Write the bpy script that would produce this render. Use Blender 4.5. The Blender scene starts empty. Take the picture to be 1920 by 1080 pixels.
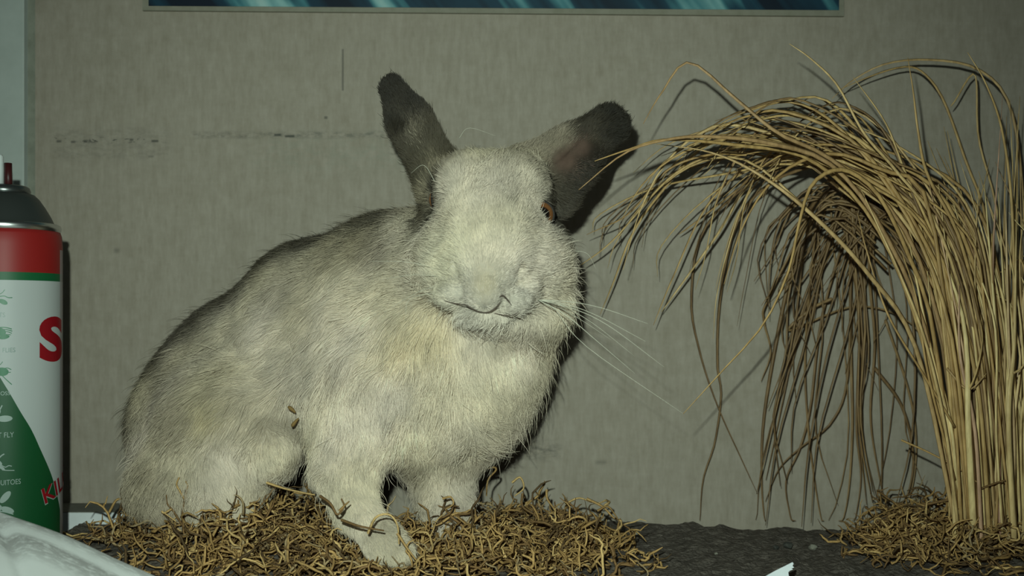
import bpy, bmesh, math, random
import numpy as np
from mathutils import Vector, Matrix

R = np.random.default_rng(7)
random.seed(7)
sc = bpy.context.scene
col = sc.collection

# ---------------------------------------------------------------- camera, flash, world, exposure
F = 1870.0          # focal length in pixels of the 1920 px wide frame
HZ = 590.0          # image row of the horizon
ZC = 0.191          # camera height over the shelf
WALL = 0.86         # distance to the wall
FT = 0.020          # top of the grey foam base

cd = bpy.data.cameras.new('camera')
cam = bpy.data.objects.new('camera', cd)
col.objects.link(cam)
cam.location = (0, 0, ZC)
cam.rotation_euler = (math.pi / 2, 0, 0)
cd.sensor_width = 36.0
cd.lens = F / 1920 * 36.0
cd.shift_y = (HZ - 540) / 1920
cd.clip_start = 0.01
cd.dof.use_dof = True
cd.dof.focus_distance = 0.69
cd.dof.aperture_fstop = 9.0
sc.camera = cam

fl = bpy.data.lights.new('camera_flash', 'SPOT')
flash = bpy.data.objects.new('camera_flash', fl)
col.objects.link(flash)
flash.location = (-0.028, -0.005, ZC + 0.060)
fl.energy = 18.5
fl.shadow_soft_size = 0.005
fl.spot_size = math.radians(99)
fl.spot_blend = 1.0
fl.color = (0.80, 1.0, 0.88)
_aim = Vector((-0.05, 0.86, 0.165)) - flash.location
flash.rotation_euler = _aim.to_track_quat('-Z', 'Y').to_euler()

w = bpy.data.worlds.new('world')
sc.world = w
w.use_nodes = True
w.node_tree.nodes['Background'].inputs[0].default_value = (0.62, 0.80, 0.72, 1)
w.node_tree.nodes['Background'].inputs[1].default_value = 0.035

sc.view_settings.view_transform = 'Standard'
sc.view_settings.look = 'None'
sc.view_settings.gamma = 1.0
sc.view_settings.use_curve_mapping = False
sc.view_settings.exposure = 0.0


def P(u, v, d):
    """photograph pixel + distance -> point in the room"""
    return np.array(((u - 960.0) / F * d, d, ZC - (v - HZ) / F * d))


# ---------------------------------------------------------------- helpers
def link(o, parent=None):
    col.objects.link(o)
    if parent is not None:
        o.parent = parent
        o.matrix_parent_inverse = Matrix.Translation(-Vector(parent.location))
    return o


def empty(name, loc):
    o = bpy.data.objects.new(name, None)
    o.empty_display_size = 0.01
    o.location = loc
    col.objects.link(o)
    return o


def tag(o, label=None, cat=None, group=None, kind=None):
    if label: o['label'] = label
    if cat: o['category'] = cat
    if group: o['group'] = group
    if kind: o['kind'] = kind
    return o


def mesh(name, verts, faces, mat, parent=None, smooth=False):
    me = bpy.data.meshes.new(name)
    verts = np.asarray(verts, dtype=float)
    org = np.array(parent.location) if parent is not None else np.zeros(3)
    if isinstance(faces, np.ndarray):
        nf, k = faces.shape
        me.vertices.add(len(verts)); me.vertices.foreach_set('co', verts.astype(np.float32).ravel())
        me.loops.add(nf * k); me.loops.foreach_set('vertex_index', faces.astype(np.int32).ravel())
        me.polygons.add(nf); me.polygons.foreach_set('loop_start', np.arange(0, nf * k, k, dtype=np.int32))
        me.update(calc_edges=True); me.validate()
    else:
        me.from_pydata([tuple(x) for x in verts], [], faces)
        me.update()
    if smooth:
        me.polygons.foreach_set('use_smooth', [True] * len(me.polygons))
    if mat: me.materials.append(mat)
    return link(bpy.data.objects.new(name, me), parent)


def box(name, lo, hi, mat, parent=None, bev=0.0):
    bm = bmesh.new()
    bmesh.ops.create_cube(bm, size=1.0)
    lo = Vector(lo); hi = Vector(hi)
    for v in bm.verts:
        v.co = Vector((lo[i] + (v.co[i] + 0.5) * (hi[i] - lo[i]) for i in range(3)))
    if bev:
        bmesh.ops.bevel(bm, geom=bm.edges[:], offset=bev, segments=2, affect='EDGES', profile=0.5)
    me = bpy.data.meshes.new(name); bm.to_mesh(me); bm.free()
    me.materials.append(mat)
    return link(bpy.data.objects.new(name, me), parent)


def catmull(pts, n):
    pts = np.asarray(pts, float)
    if len(pts) == 2:
        t = np.linspace(0, 1, n)[:, None]
        return pts[0] * (1 - t) + pts[1] * t
    ext = np.vstack([2 * pts[0] - pts[1], pts, 2 * pts[-1] - pts[-2]])
    m = len(pts) - 1
    out = []
    for t in np.linspace(0, m - 1e-6, n):
        i = int(t); f = t - i
        a, b, c, e = ext[i], ext[i + 1], ext[i + 2], ext[i + 3]
        out.append(0.5 * (2 * b + (c - a) * f + (2 * a - 5 * b + 4 * c - e) * f * f + (3 * b - a - 3 * c + e) * f ** 3))
    return np.array(out)


def tube(path, rad, sides=5, flat=1.0, closed=True):
    """verts, faces(list of quads + caps) of a tapered tube along path"""
    path = np.asarray(path, float); n = len(path)
    rad = np.broadcast_to(np.asarray(rad, float), (n,))
    T = np.gradient(path, axis=0)
    T /= np.linalg.norm(T, axis=1)[:, None] + 1e-12
    up = np.array((0.3, -1.0, 0.2)); N = up - T[0] * (up @ T[0]); N /= np.linalg.norm(N) + 1e-9
    ang = np.arange(sides) * 2 * math.pi / sides
    V = []
    for i in range(n):
        N = N - T[i] * (N @ T[i]); N /= np.linalg.norm(N) + 1e-9
        B = np.cross(T[i], N)
        V.append(path[i] + rad[i] * (np.cos(ang)[:, None] * N * flat + np.sin(ang)[:, None] * B))
    V = np.vstack(V)
    Fc = []
    for i in range(n - 1):
        for j in range(sides):
            k = (j + 1) % sides
            Fc.append((i * sides + j, i * sides + k, (i + 1) * sides + k, (i + 1) * sides + j))
    if closed:
        Fc.append(tuple(range(sides - 1, -1, -1)))
        Fc.append(tuple((n - 1) * sides + j for j in range(sides)))
    return V, Fc


class Waves:
    """cheap coherent noise for numpy points"""
    def __init__(self, scale, n=14, seed=0):
        g = np.random.default_rng(seed)
        self.k = g.normal(size=(n, 3)) / scale * 2.2
        self.p = g.uniform(0, 6.28, n); self.a = 1 / math.sqrt(n / 2)
    def __call__(self, x):
        return np.sin(x @ self.k.T + self.p).sum(1) * self.a


# ---------------------------------------------------------------- materials
def mat(name, color=(0.5, 0.5, 0.5), rough=0.7, metal=0.0, spec=0.3):
    m = bpy.data.materials.new(name); m.use_nodes = True
    b = m.node_tree.nodes['Principled BSDF']
    b.inputs['Base Color'].default_value = (*color, 1)
    b.inputs['Roughness'].default_value = rough
    b.inputs['Metallic'].default_value = metal
    b.inputs['Specular IOR Level'].default_value = spec
    return m


class NT:
    def __init__(self, m):
        self.t = m.node_tree; self.n = self.t.nodes; self.b = self.n['Principled BSDF']
    def new(self, kind, **kw):
        x = self.n.new(kind)
        for k, v in kw.items(): setattr(x, k, v)
        return x
    def l(self, a, b): self.t.links.new(a, b)
    def coord(self, kind='Object', scale=(1, 1, 1), loc=(0, 0, 0), rot=(0, 0, 0)):
        c = self.new('ShaderNodeTexCoord'); mp = self.new('ShaderNodeMapping')
        mp.inputs['Scale'].default_value = scale; mp.inputs['Location'].default_value = loc
        mp.inputs['Rotation'].default_value = rot
        self.l(c.outputs[kind], mp.inputs[0]); return mp.outputs[0]
    def noise(self, vec, scale, detail=4, rough=0.55, dist=0.0):
        x = self.new('ShaderNodeTexNoise')
        x.inputs['Scale'].default_value = scale; x.inputs['Detail'].default_value = detail
        x.inputs['Roughness'].default_value = rough; x.inputs['Distortion'].default_value = dist
        self.l(vec, x.inputs['Vector']); return x.outputs['Fac']
    def ramp(self, fac, stops, interp='LINEAR'):
        x = self.new('ShaderNodeValToRGB'); x.color_ramp.interpolation = interp
        e = x.color_ramp.elements
        full = lambda c: (*c, 1) if len(c) == 3 else c
        e.remove(e[1]); e[0].position = stops[0][0]; e[0].color = full(stops[0][1])
        for p, c in stops[1:]:
            k = e.new(p); k.color = full(c)
        self.l(fac, x.inputs[0]); return x.outputs[0]
    def math(self, op, a, b=None, c=None, clamp=False):
        x = self.new('ShaderNodeMath', operation=op); x.use_clamp = clamp
        for i, q in enumerate((a, b, c)):
            if q is None: continue
            if isinstance(q, (int, float)): x.inputs[i].default_value = q
            else: self.l(q, x.inputs[i])
        return x.outputs[0]
    def mix(self, fac, a, b, mode='MIX'):
        x = self.new('ShaderNodeMix', data_type='RGBA', blend_type=mode)
        for s, q in ((0, fac), (6, a), (7, b)):
            if isinstance(q, (int, float)): x.inputs[s].default_value = q
            elif isinstance(q, tuple): x.inputs[s].default_value = (*q, 1)
            else: self.l(q, x.inputs[s])
        return x.outputs[2]
    def bump(self, h, strength=0.3, dist=0.001):
        x = self.new('ShaderNodeBump'); x.inputs['Strength'].default_value = strength
        x.inputs['Distance'].default_value = dist
        self.l(h, x.inputs['Height']); self.l(x.outputs[0], self.b.inputs['Normal'])
    def color(self, c): self.l(c, self.b.inputs['Base Color'])
    def box_mask(self, sep, x0, x1, z0, z1, soft):
        """1 inside a rectangle of the wall, soft edges"""
        def edge(v, e, s):
            mr = self.new('ShaderNodeMapRange', interpolation_type='SMOOTHSTEP')
            mr.inputs['From Min'].default_value = e - s; mr.inputs['From Max'].default_value = e + s
            self.l(v, mr.inputs[0]); return mr.outputs[0]
        a = self.math('MULTIPLY', edge(sep.outputs[0], x0, soft), self.math('SUBTRACT', 1.0, edge(sep.outputs[0], x1, soft)))
        b = self.math('MULTIPLY', edge(sep.outputs[2], z0, soft), self.math('SUBTRACT', 1.0, edge(sep.outputs[2], z1, soft)))
        return self.math('MULTIPLY', a, b)


def wall_material():
    m = mat('wall_cloth_paper', rough=0.85, spec=0.15); t = NT(m)
    v = t.coord('Object', (1, 1, 0.22)); n1 = t.noise(v, 260, 3, 0.6)
    v2 = t.coord('Object', (0.25, 1, 1)); n2 = t.noise(v2, 330, 2, 0.6)
    v3 = t.coord('Object'); n3 = t.noise(v3, 9, 4, 0.6); n4 = t.noise(v3, 90, 4, 0.65)
    weave = t.math('ADD', t.math('MULTIPLY', n1, 0.82), t.math('MULTIPLY', n2, 0.18))
    c = t.ramp(weave, [(0.30, (0.288, 0.245, 0.196)), (0.70, (0.375, 0.324, 0.270))])
    c = t.mix(t.math('MULTIPLY', n3, 0.55), c, t.ramp(n4, [(0.3, (0.25, 0.208, 0.152)), (0.7, (0.395, 0.342, 0.288))]))
    # scuffs: a broken dark scratch along the wall, a pencil stroke, grey smudges; also a painted shadow line
    tc = t.new('ShaderNodeTexCoord'); sep = t.new('ShaderNodeSeparateXYZ'); t.l(tc.outputs['Object'], sep.inputs[0])
    def px(u, vv): p = P(u, vv, WALL); return p[0], p[2]
    def rect(u0, u1, v0, v1, soft=0.0008):
        x0, z1 = px(u0, v0); x1, z0 = px(u1, v1)
        return t.box_mask(sep, x0, x1, z0, z1, soft)
    vn = t.coord('Object', (1, 1, 2.2)); sn = t.noise(vn, 95, 3, 0.7)
    spots = t.math('GREATER_THAN', sn, 0.60); faint = t.ramp(sn, [(0.40, (0, 0, 0)), (0.65, (1, 1, 1))])
    marks = [
        (t.math('MULTIPLY', rect(100, 312, 258, 267, 0.0015), spots), 0.75),
        (t.math('MULTIPLY', rect(100, 320, 240, 300, 0.006), faint), 0.22),
        (rect(106, 115, 263, 267, 0.0009), 0.7), (rect(133, 141, 264, 268, 0.0009), 0.7), (rect(156, 166, 262, 266, 0.0010), 0.55), (rect(243, 250, 260, 264, 0.0009), 0.75), (rect(284, 297, 262.5, 266.5, 0.0009), 0.8), (rect(278, 288, 292, 295, 0.0009), 0.45),
        (rect(514, 527, 251, 255, 0.0009), 0.85), (rect(534, 552, 253.5, 257.5, 0.0009), 0.85),
        (t.math('MULTIPLY', rect(360, 760, 247, 259, 0.002), faint), 0.45),  # shadow line across the wall, put in as dark colour
        (rect(641, 644.5, 92, 170, 0.0006), 0.55),
        (t.math('MULTIPLY', rect(985, 1050, 830, 860, 0.006), faint), 0.5),
        (rect(1117, 1137, 864, 870, 0.002), 0.35),
        (rect(608, 614, 218, 223, 0.0007), 0.6),
        (rect(214, 224, 466, 474, 0.002), 0.4),
        (rect(1632, 1690, 436, 438, 0.0006), 0.3),
    ]
    for fac, s in marks:
        c = t.mix(t.math('MULTIPLY', fac, s), c, (0.05, 0.05, 0.045))
    green = t.math('MULTIPLY', rect(480, 780, 255, 320, 0.015), faint)
    c = t.mix(t.math('MULTIPLY', green, 0.14), c, (0.13, 0.22, 0.17))
    t.color(c); t.bump(weave, 0.22, 0.0006)
    return m


def plain_noise(name, c0, c1, scale, rough=0.8, bump=0.3, dist=0.001, detail=5, stretch=(1, 1, 1), spec=0.25):
    m = mat(name, rough=rough, spec=spec); t = NT(m)
    n = t.noise(t.coord('Object', stretch), scale, detail, 0.6)
    t.color(t.ramp(n, [(0.3, c0), (0.72, c1)]))
    if bump: t.bump(n, bump, dist)
    return m


M_wall = wall_material()
M_trim = plain_noise('painted_trim', (0.42, 0.45, 0.42), (0.47, 0.50, 0.47), 60, 0.6, 0.1)
M_seal = plain_noise('joint_filler', (0.20, 0.20, 0.16), (0.28, 0.28, 0.23), 90, 0.85, 0.3)
M_shelf = plain_noise('shelf_paint', (0.50, 0.50, 0.49), (0.58, 0.58, 0.57), 30, 0.6, 0.1)
M_white = plain_noise('white_painted_board', (0.66, 0.67, 0.68), (0.74, 0.75, 0.76), 40, 0.6, 0.1)
M_shadetop = plain_noise('shaded_board_top', (0.15, 0.14, 0.12), (0.21, 0.20, 0.17), 120, 0.9, 0.3)  # top of the white board, its grazing-light shade put into the colour


def foam_material():
    m = mat('grey_foam', rough=0.95, spec=0.1); t = NT(m)
    v = t.coord('Object'); a = t.noise(v, 120, 8, 0.72); b = t.noise(v, 520, 4, 0.65); c3 = t.noise(v, 34, 3)
    vo = t.new('ShaderNodeTexVoronoi'); vo.inputs['Scale'].default_value = 330; t.l(v, vo.inputs['Vector'])
    c = t.ramp(a, [(0.30, (0.062, 0.051, 0.043)), (0.50, (0.115, 0.096, 0.081)), (0.70, (0.185, 0.155, 0.130))])
    c = t.mix(t.math('GREATER_THAN', b, 0.68), c, (0.23, 0.19, 0.15))
    c = t.mix(t.math('LESS_THAN', b, 0.36), c, (0.030, 0.026, 0.022))
    c = t.mix(t.math('MULTIPLY', c3, 0.25), c, (0.12, 0.10, 0.085))
    t.color(c); t.bump(t.math('ADD', t.math('MULTIPLY', a, 0.7), t.math('ADD', b, t.math('MULTIPLY', vo.outputs['Distance'], -0.7))), 0.9, 0.0018)
    return m


M_foam = foam_material()

# ---------------------------------------------------------------- setting
xl = P(66, 0, WALL)[0]
tag(box('wall_back', (xl, WALL, -0.10), (1.3, WALL + 0.02, 1.0), M_wall), kind='structure')
xg = P(48, 0, WALL)[0]
tag(box('trim_1', (-0.75, WALL - 0.003, -0.10), (xg, WALL + 0.02, 1.0), M_trim, bev=0.0008), kind='structure')
tag(box('trim_2', (xg, WALL + 0.004, -0.10), (xl, WALL + 0.018, 1.0), M_seal), kind='structure')
tag(box('floor', (-0.75, 0.12, -0.02), (1.3, WALL, 0.0), M_shelf), kind='structure')

# white board offcut lying against the wall at the left
o = empty('white_board', (P(200, 0, 0.834)[0], 0.834, 0))
zt = P(0, 960, 0.818)[2]
box('board_body', (P(60, 0, 0.82)[0], 0.818, 0.0), (P(430, 0, 0.82)[0], 0.857, zt - 0.0006), M_white, o)
box('board_top', (P(60, 0, 0.82)[0] + .0004, 0.8184, zt - 0.0006), (P(430, 0, 0.82)[0] - .0004, 0.8566, zt), M_shadetop, o)  # white like the body, but coloured darker as shade
tag(o, 'white board with its top face coloured as if in shade lying against the wall behind the rabbit', 'board')


def gz(x, y):
    """height of the foam top: a low mound under the rabbit's hind foot"""
    return FT + 0.014 * np.exp(-((x + 0.205) ** 2 / (2 * 0.050 ** 2) + (y - 0.725) ** 2 / (2 * 0.040 ** 2)))


def foam_slab():
    nx, ny = 260, 90
    x0, x1 = P(120, 0, 0.78)[0], 0.62
    V = []; wv = Waves(0.030, seed=3); wv2 = Waves(0.009, seed=4); we = Waves(0.05, seed=5); we2 = Waves(0.012, seed=8)
    xs = np.linspace(x0, x1, nx)
    edge_x = np.stack([xs, xs * 0, xs * 0], 1)
    back = np.interp(xs, [P(900, 0, .81)[0], P(1160, 0, .822)[0], P(1300, 0, .815)[0], P(1330, 0, .80)[0], P(1470, 0, .79)[0], P(1640, 0, .79)[0], 0.6],
                     [.825, .822, .816, .804, .795, .793, .80]) + we2(edge_x) * 0.0012
    front = 0.555 + we(edge_x) * 0.004
    for j in range(ny):
        for i in range(nx):
            f = j / (ny - 1)
            V.append((xs[i], front[i] * (1 - f) + back[i] * f, FT))
    V = np.array(V)
    h = wv(V) * 0.0005 + wv2(V) * 0.0007 + R.normal(size=len(V)) * 0.0004
    V[:, 2] = gz(V[:, 0], V[:, 1]) + h
    rows = np.arange(ny * nx).reshape(ny, nx)
    Fc = []
    for j in range(ny - 1):
        for i in range(nx - 1):
            Fc.append((rows[j, i], rows[j, i + 1], rows[j + 1, i + 1], rows[j + 1, i]))
    rim = list(rows[0, :]) + list(rows[1:, -1]) + list(rows[-1, -2::-1]) + list(rows[-2:0, 0])
    base = len(V)
    low = V[rim].copy(); low[:, 2] = 0.0005
    V = np.vstack([V, low]); n = len(rim)
    for k in range(n):
        q = (k + 1) % n
        Fc.append((rim[q], rim[k], base + k, base + q))
    Fc.append(tuple(base + k for k in range(n)))
    return tag(mesh('foam_slab', V, [tuple(int(a) for a in f) for f in Fc], M_foam, smooth=False),
               'dark grey crumbly foam slab on the shelf under rabbit and grass', 'slab', kind='thing')


foam = foam_slab()

# crumbs on the foam
M_crumb = plain_noise('crumb', (0.16, 0.15, 0.12), (0.25, 0.235, 0.19), 300, 0.9, 0.5)
M_crumbd = plain_noise('dark_crumb', (0.03, 0.03, 0.027), (0.06, 0.058, 0.05), 300, 0.9, 0.5)
for (u, v, r, m_, lab) in ((1524, 1030, 8, M_crumb, 'pale round crumb on the foam right of centre'),
                           (1343, 1040, 3.5, M_crumb, 'tiny pale crumb on foam left of the torn paper tip'),
                           (1478, 1027, 9, M_crumbd, 'dark foam crumb beside the pale round crumb'),
                           (1455, 1030, 6, M_crumbd, 'smaller dark foam crumb left of the other dark crumb'),
                           (1193, 1003, 6, M_crumb, 'pale crumb on foam near the right end of the moss')):
    d = (ZC - FT) * F / (v - HZ); c = P(u, v, d); rr = r * d / F
    bm = bmesh.new(); bmesh.ops.create_icosphere(bm, subdivisions=2, radius=rr)
    for q in bm.verts:
        q.co *= 1 + random.uniform(-.18, .18); q.co.z *= 0.75
        q.co += Vector((c[0], c[1], FT + rr * 0.55))
    me = bpy.data.meshes.new('foam_crumb'); bm.to_mesh(me); bm.free(); me.materials.append(m_)
    tag(link(bpy.data.objects.new('foam_crumb', me)), lab, 'crumb')


# ---------------------------------------------------------------- poster
def poster():
    m = mat('poster_print', rough=0.5, spec=0.3); t = NT(m)
    v = t.coord('Object', (1, 1, 1), rot=(0, math.radians(38), 0))
    mp = t.new('ShaderNodeMapping'); mp.inputs['Scale'].default_value = (1, 1, 0.12); t.l(v, mp.inputs[0])
    n = t.noise(mp.outputs[0], 26, 3, 0.55, 0.4)
    c = t.ramp(n, [(0.36, (0.006, 0.012, 0.022)), (0.47, (0.012, 0.050, 0.080)), (0.53, (0.07, 0.22, 0.25)),
                   (0.60, (0.26, 0.48, 0.48)), (0.72, (0.50, 0.66, 0.62))])
    n2 = t.noise(t.coord('Object'), 130, 4, 0.7)
    c = t.mix(t.math('MULTIPLY', n2, 0.30), c, (0.003, 0.012, 0.03)); t.color(c)
    card = plain_noise('poster_border_card', (0.22, 0.205, 0.155), (0.27, 0.25, 0.20), 120, 0.8, 0.2)
    d = WALL - 0.001
    def slab(name, q, y0, y1, mt, par):
        V = [(x, y, z) for y in (y0, y1) for (x, z) in q]
        Fc = [(0, 1, 2, 3), (7, 6, 5, 4), (0, 4, 5, 1), (1, 5, 6, 2), (2, 6, 7, 3), (3, 7, 4, 0)]
        return mesh(name, V, Fc, mt, par)
    def q(ul, ur, vl, vm, vr):
        a = P(ul, vl, d); b = P(ur, vr, d); up = 0.42
        return [(a[0], a[2]), (b[0], b[2]), (b[0] + .002, b[2] + up), (a[0] - .001, a[2] + up)]
    e = empty('wall_poster', (P(925, 0, d)[0], d, P(0, 20, d)[2]))
    slab('border_card', q(269, 1581, 21, 19, 32), WALL - 0.0035, WALL - 0.0004, card, e)
    slab('print', q(281, 1571, 13, 8, 21), WALL - 0.0042, WALL - 0.0036, m, e)
    tag(e, 'dark blue and teal printed poster with beige border high on the wall', 'poster')


poster()


# ---------------------------------------------------------------- spray can
def spray_can():
    CX, CD = P(8, 0, 0.69)[0], 0.69
    RAD = 0.0370
    root = empty('spray_can', (CX, CD, 0))
    ZR = 0.2505
    # printed body
    m = mat('can_print', rough=0.5, spec=0.35); t = NT(m)
    uv = t.new('ShaderNodeUVMap', uv_map='label'); sp = t.new('ShaderNodeSeparateXYZ'); t.l(uv.outputs[0], sp.inputs[0])
    th, zz = sp.outputs[0], sp.outputs[1]     # theta/360+0.5 , z/0.26
    def ang(u):
        lo_, hi_ = math.radians(-60), math.radians(112)
        for _ in range(40):
            mid = (lo_ + hi_) / 2
            if 960 + F * (CX + RAD * math.sin(mid)) / (CD - RAD * math.cos(mid)) < u: lo_ = mid
            else: hi_ = mid
        return (lo_ + hi_) / 2
    pts = [(-80, 560), (-40, 640), (4, 714), (18, 737), (39, 773), (59, 806), (77, 845), (98, 895), (110, 941), (116, 977)]
    fc = t.new('ShaderNodeFloatCurve'); cv = fc.mapping.curves[0]
    arr = []
    for u, v in pts:
        a = ang(u); dd = CD - RAD * math.cos(a)
        arr.append((a / (2 * math.pi) + 0.5, (ZC - (v - HZ) / F * dd) / 0.26))
    arr = [(0.0, arr[0][1])] + arr + [(1.0, 0.02)]
    while len(cv.points) < len(arr): cv.points.new(0.5, 0.5)
    for p_, (a, b) in zip(cv.points, arr): p_.location = (a, max(0, min(1, b)))
    fc.mapping.update(); t.l(th, fc.inputs['Value'])
    hill = t.math('LESS_THAN', zz, fc.outputs[0])
    white = (0.39, 0.405, 0.40); green = (0.0025, 0.058, 0.016); red = (0.235, 0.009, 0.008)
    c = t.mix(hill, white, green)
    c = t.mix(t.math('GREATER_THAN', zz, 0.2139 / 0.26), c, (0.003, 0.085, 0.026))
    c = t.mix(t.math('GREATER_THAN', zz, 0.2193 / 0.26), c, red)
    seam = t.math('GREATER_THAN', th, 0.5 + 96 / 360.0)
    low = t.math('LESS_THAN', zz, 0.236 / 0.26)
    c = t.mix(t.math('MULTIPLY', t.math('MULTIPLY', seam, low), 0.8), c, (0.30, 0.25, 0.25)); t.color(c)
    prof = [(RAD * .93, 0.0), (RAD * .985, .002), (RAD * .985, .006), (RAD * .96, .009), (RAD, .016), (RAD, .06), (RAD, .12), (RAD, .18), (RAD, .225),
            (RAD, ZR - .012), (RAD * .985, ZR - .005), (RAD * .955, ZR - .0015)]
    N = 96
    def lathe(name, prof, mt, par, uvs=False, cx=CX, cy=CD, n=N):
        V = []; Fc = []
        for r, z in prof:
            for k in range(n):
                a = 2 * math.pi * k / n
                V.append((cx + r * math.sin(a), cy - r * math.cos(a), z))
        for i in range(len(prof) - 1):
            for k in range(n):
                q = (k + 1) % n
                Fc.append((i * n + k, i * n + q, (i + 1) * n + q, (i + 1) * n + k))
        Fc.append(tuple(range(n - 1, -1, -1))); Fc.append(tuple((len(prof) - 1) * n + k for k in range(n)))
        o = mesh(name, V, Fc, mt, par, smooth=True)
        if uvs:
            ul = o.data.uv_layers.new(name='label')
            for poly in o.data.polygons:
                for li in poly.loop_indices:
                    vi = o.data.loops[li].vertex_index
                    a = 2 * math.pi * (vi % n) / n
                    if (vi % n) == 0 and any((o.data.loops[q].vertex_index % n) > n // 2 for q in poly.loop_indices) and len(poly.vertices) == 4: a = 2 * math.pi
                    if a > math.pi + 1e-6: a -= 2 * math.pi
                    ul.data[li].uv = (a / (2 * math.pi) + 0.5, o.data.vertices[vi].co.z / 0.26)
        return o
    body = lathe('can_body', prof, m, root, True)
    # fix the seam at angle 0: its loops must read 0, not 2 pi
    ul = body.data.uv_layers['label']
    for li, lp in enumerate(body.data.loops):
        if lp.vertex_index % N == 0: ul.data[li].uv[0] = 0.5
    M_steel = mat('can_steel_rim', (0.55, 0.56, 0.55), 0.28, 1.0)
    M_dome = mat('can_dark_dome', (0.06, 0.066, 0.062), 0.42, 0.55)
    M_dome2 = mat('can_valve_ring', (0.16, 0.17, 0.165), 0.30, 0.9)
    z = ZR
    lathe('rim', [(RAD * .93, z - .003), (RAD * .955, z - .0025), (RAD * .975, z - .001), (RAD * .98, z + .001), (RAD * .965, z + .0025), (RAD * .93, z + .0032), (RAD * .88, z + .002)], M_steel, root)
    lathe('dome', [(RAD * .90, z + .001), (RAD * .86, z + .0035), (RAD * .80, z + .0085), (RAD * .70, z + .0150), (RAD * .60, z + .0205), (RAD * .52, z + .0235), (RAD * .48, z + .0240)], M_dome, root)
    def zpx(v, d=CD): return ZC - (v - HZ) / F * d
    zr = z + .0245
    lathe('valve_ring', [(RAD * .40, zr - .002), (RAD * .44, zr - .001), (RAD * .455, zr + .0015), (RAD * .43, zr + .004), (RAD * .38, zr + .005), (RAD * .33, zr + .0035), (RAD * .20, zr + .003)], M_dome2, root)
    M_act = mat('white_plastic', (0.70, 0.73, 0.72), 0.4)
    M_stem = mat('maroon_plastic', (0.045, 0.008, 0.008), 0.45)
    ar = RAD * .155; ax = P(-10, 0, CD)[0]
    lathe('spray_button', [(ar, zr + .003), (ar, zr + .016), (ar * .97, zr + .0255), (ar * .85, zr + .0268)], M_act, root, cx=ax, n=32)
    V, Fc = tube([(P(16, 0, CD)[0], CD, zr + .002), (P(15, 0, CD)[0], CD, zpx(306))], 7 * CD / F, 16)
    mesh('stem', V, Fc, M_stem, root, smooth=True)

    # ---- print that is lettering and drawing: thin shapes wrapped on the body
    def wrap(me, name, mt):
        bm = bmesh.new(); bm.from_mesh(me)
        bmesh.ops.triangulate(bm, faces=bm.faces[:])
        xs = [v.co.x for v in bm.verts]
        s = min(xs) + 0.0012
        while s < max(xs):
            bmesh.ops.bisect_plane(bm, geom=bm.verts[:] + bm.edges[:] + bm.faces[:], plane_co=(s, 0, 0), plane_no=(1, 0, 0))
            s += 0.0012
        for v in bm.verts:
            a = v.co.x / RAD; r = RAD + 0.00025 + v.co.z
            v.co = Vector((r * math.sin(a), -r * math.cos(a), v.co.y))
        for f in bm.faces: f.normal_update()
        out = bpy.data.meshes.new(name); bm.to_mesh(out); bm.free(); out.materials.append(mt)
        o = bpy.data.objects.new(name, out)
        col.objects.link(o); o.parent = body; o.location = root.location
        return o
    def arc(u): return RAD * ang(u)
    def zf(u, v):
        a = ang(u); return ZC - (v - HZ) / F * (CD - RAD * math.cos(a))
    def text(body, name, mt, s, z, h, sx=1.0, off=0.0, align='RIGHT', rot=0.0, lift=0.0):
        cu = bpy.data.curves.new(name, 'FONT'); cu.body = body; cu.align_x = align; cu.offset = off; cu.size = 1.0; cu.resolution_u = 6
        ob = bpy.data.objects.new(name, cu); col.objects.link(ob)
        dg = bpy.context.evaluated_depsgraph_get()
        me = bpy.data.meshes.new_from_object(ob.evaluated_get(dg))
        bpy.data.objects.remove(ob)
        k = h / 0.70
        for v in me.vertices:
            x, y = v.co.x * k * sx, v.co.y * k
            v.co = (s + x * math.cos(rot) - y * math.sin(rot), z + x * math.sin(rot) + y * math.cos(rot), lift)
        return wrap(me, name, mt)
    I_red = mat('red_ink', (0.235, 0.005, 0.010), 0.35); I_green = mat('green_ink', (0.01, 0.13, 0.05), 0.4)
    I_grey = mat('grey_green_ink', (0.17, 0.235, 0.21), 0.4); I_pale = mat('pale_ink', (0.26, 0.32, 0.29), 0.4)
    o = text('S', 'letter', I_red, arc(74), zf(90, 673), 0.0275, 1.40, 0.045, 'LEFT')
    text('ANTS', 'lettering', I_grey, arc(10), zf(5, 594.5), 0.0030, 0.85)
    text('FLIES', 'lettering', I_grey, arc(29), zf(15, 660.5), 0.0030, 0.85)
    text('OSS', 'lettering', I_pale, arc(19), zf(10, 741), 0.0026, 0.9)
    text('FRUIT FLY', 'lettering', I_pale, arc(26), zf(15, 820), 0.0034, 0.8)
    text('MOSQUITOES', 'lettering', I_pale, arc(39), zf(15, 909), 0.0034, 0.75)
    text('KILLS', 'lettering', I_pale, arc(82), zf(90, 945.5), 0.0108, 1.15, 0.03, 'LEFT', math.radians(17))
    text('KILLS', 'lettering', I_red, arc(81.5), zf(90, 944), 0.0108, 1.15, 0.015, 'LEFT', math.radians(17), 0.0002)
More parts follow.
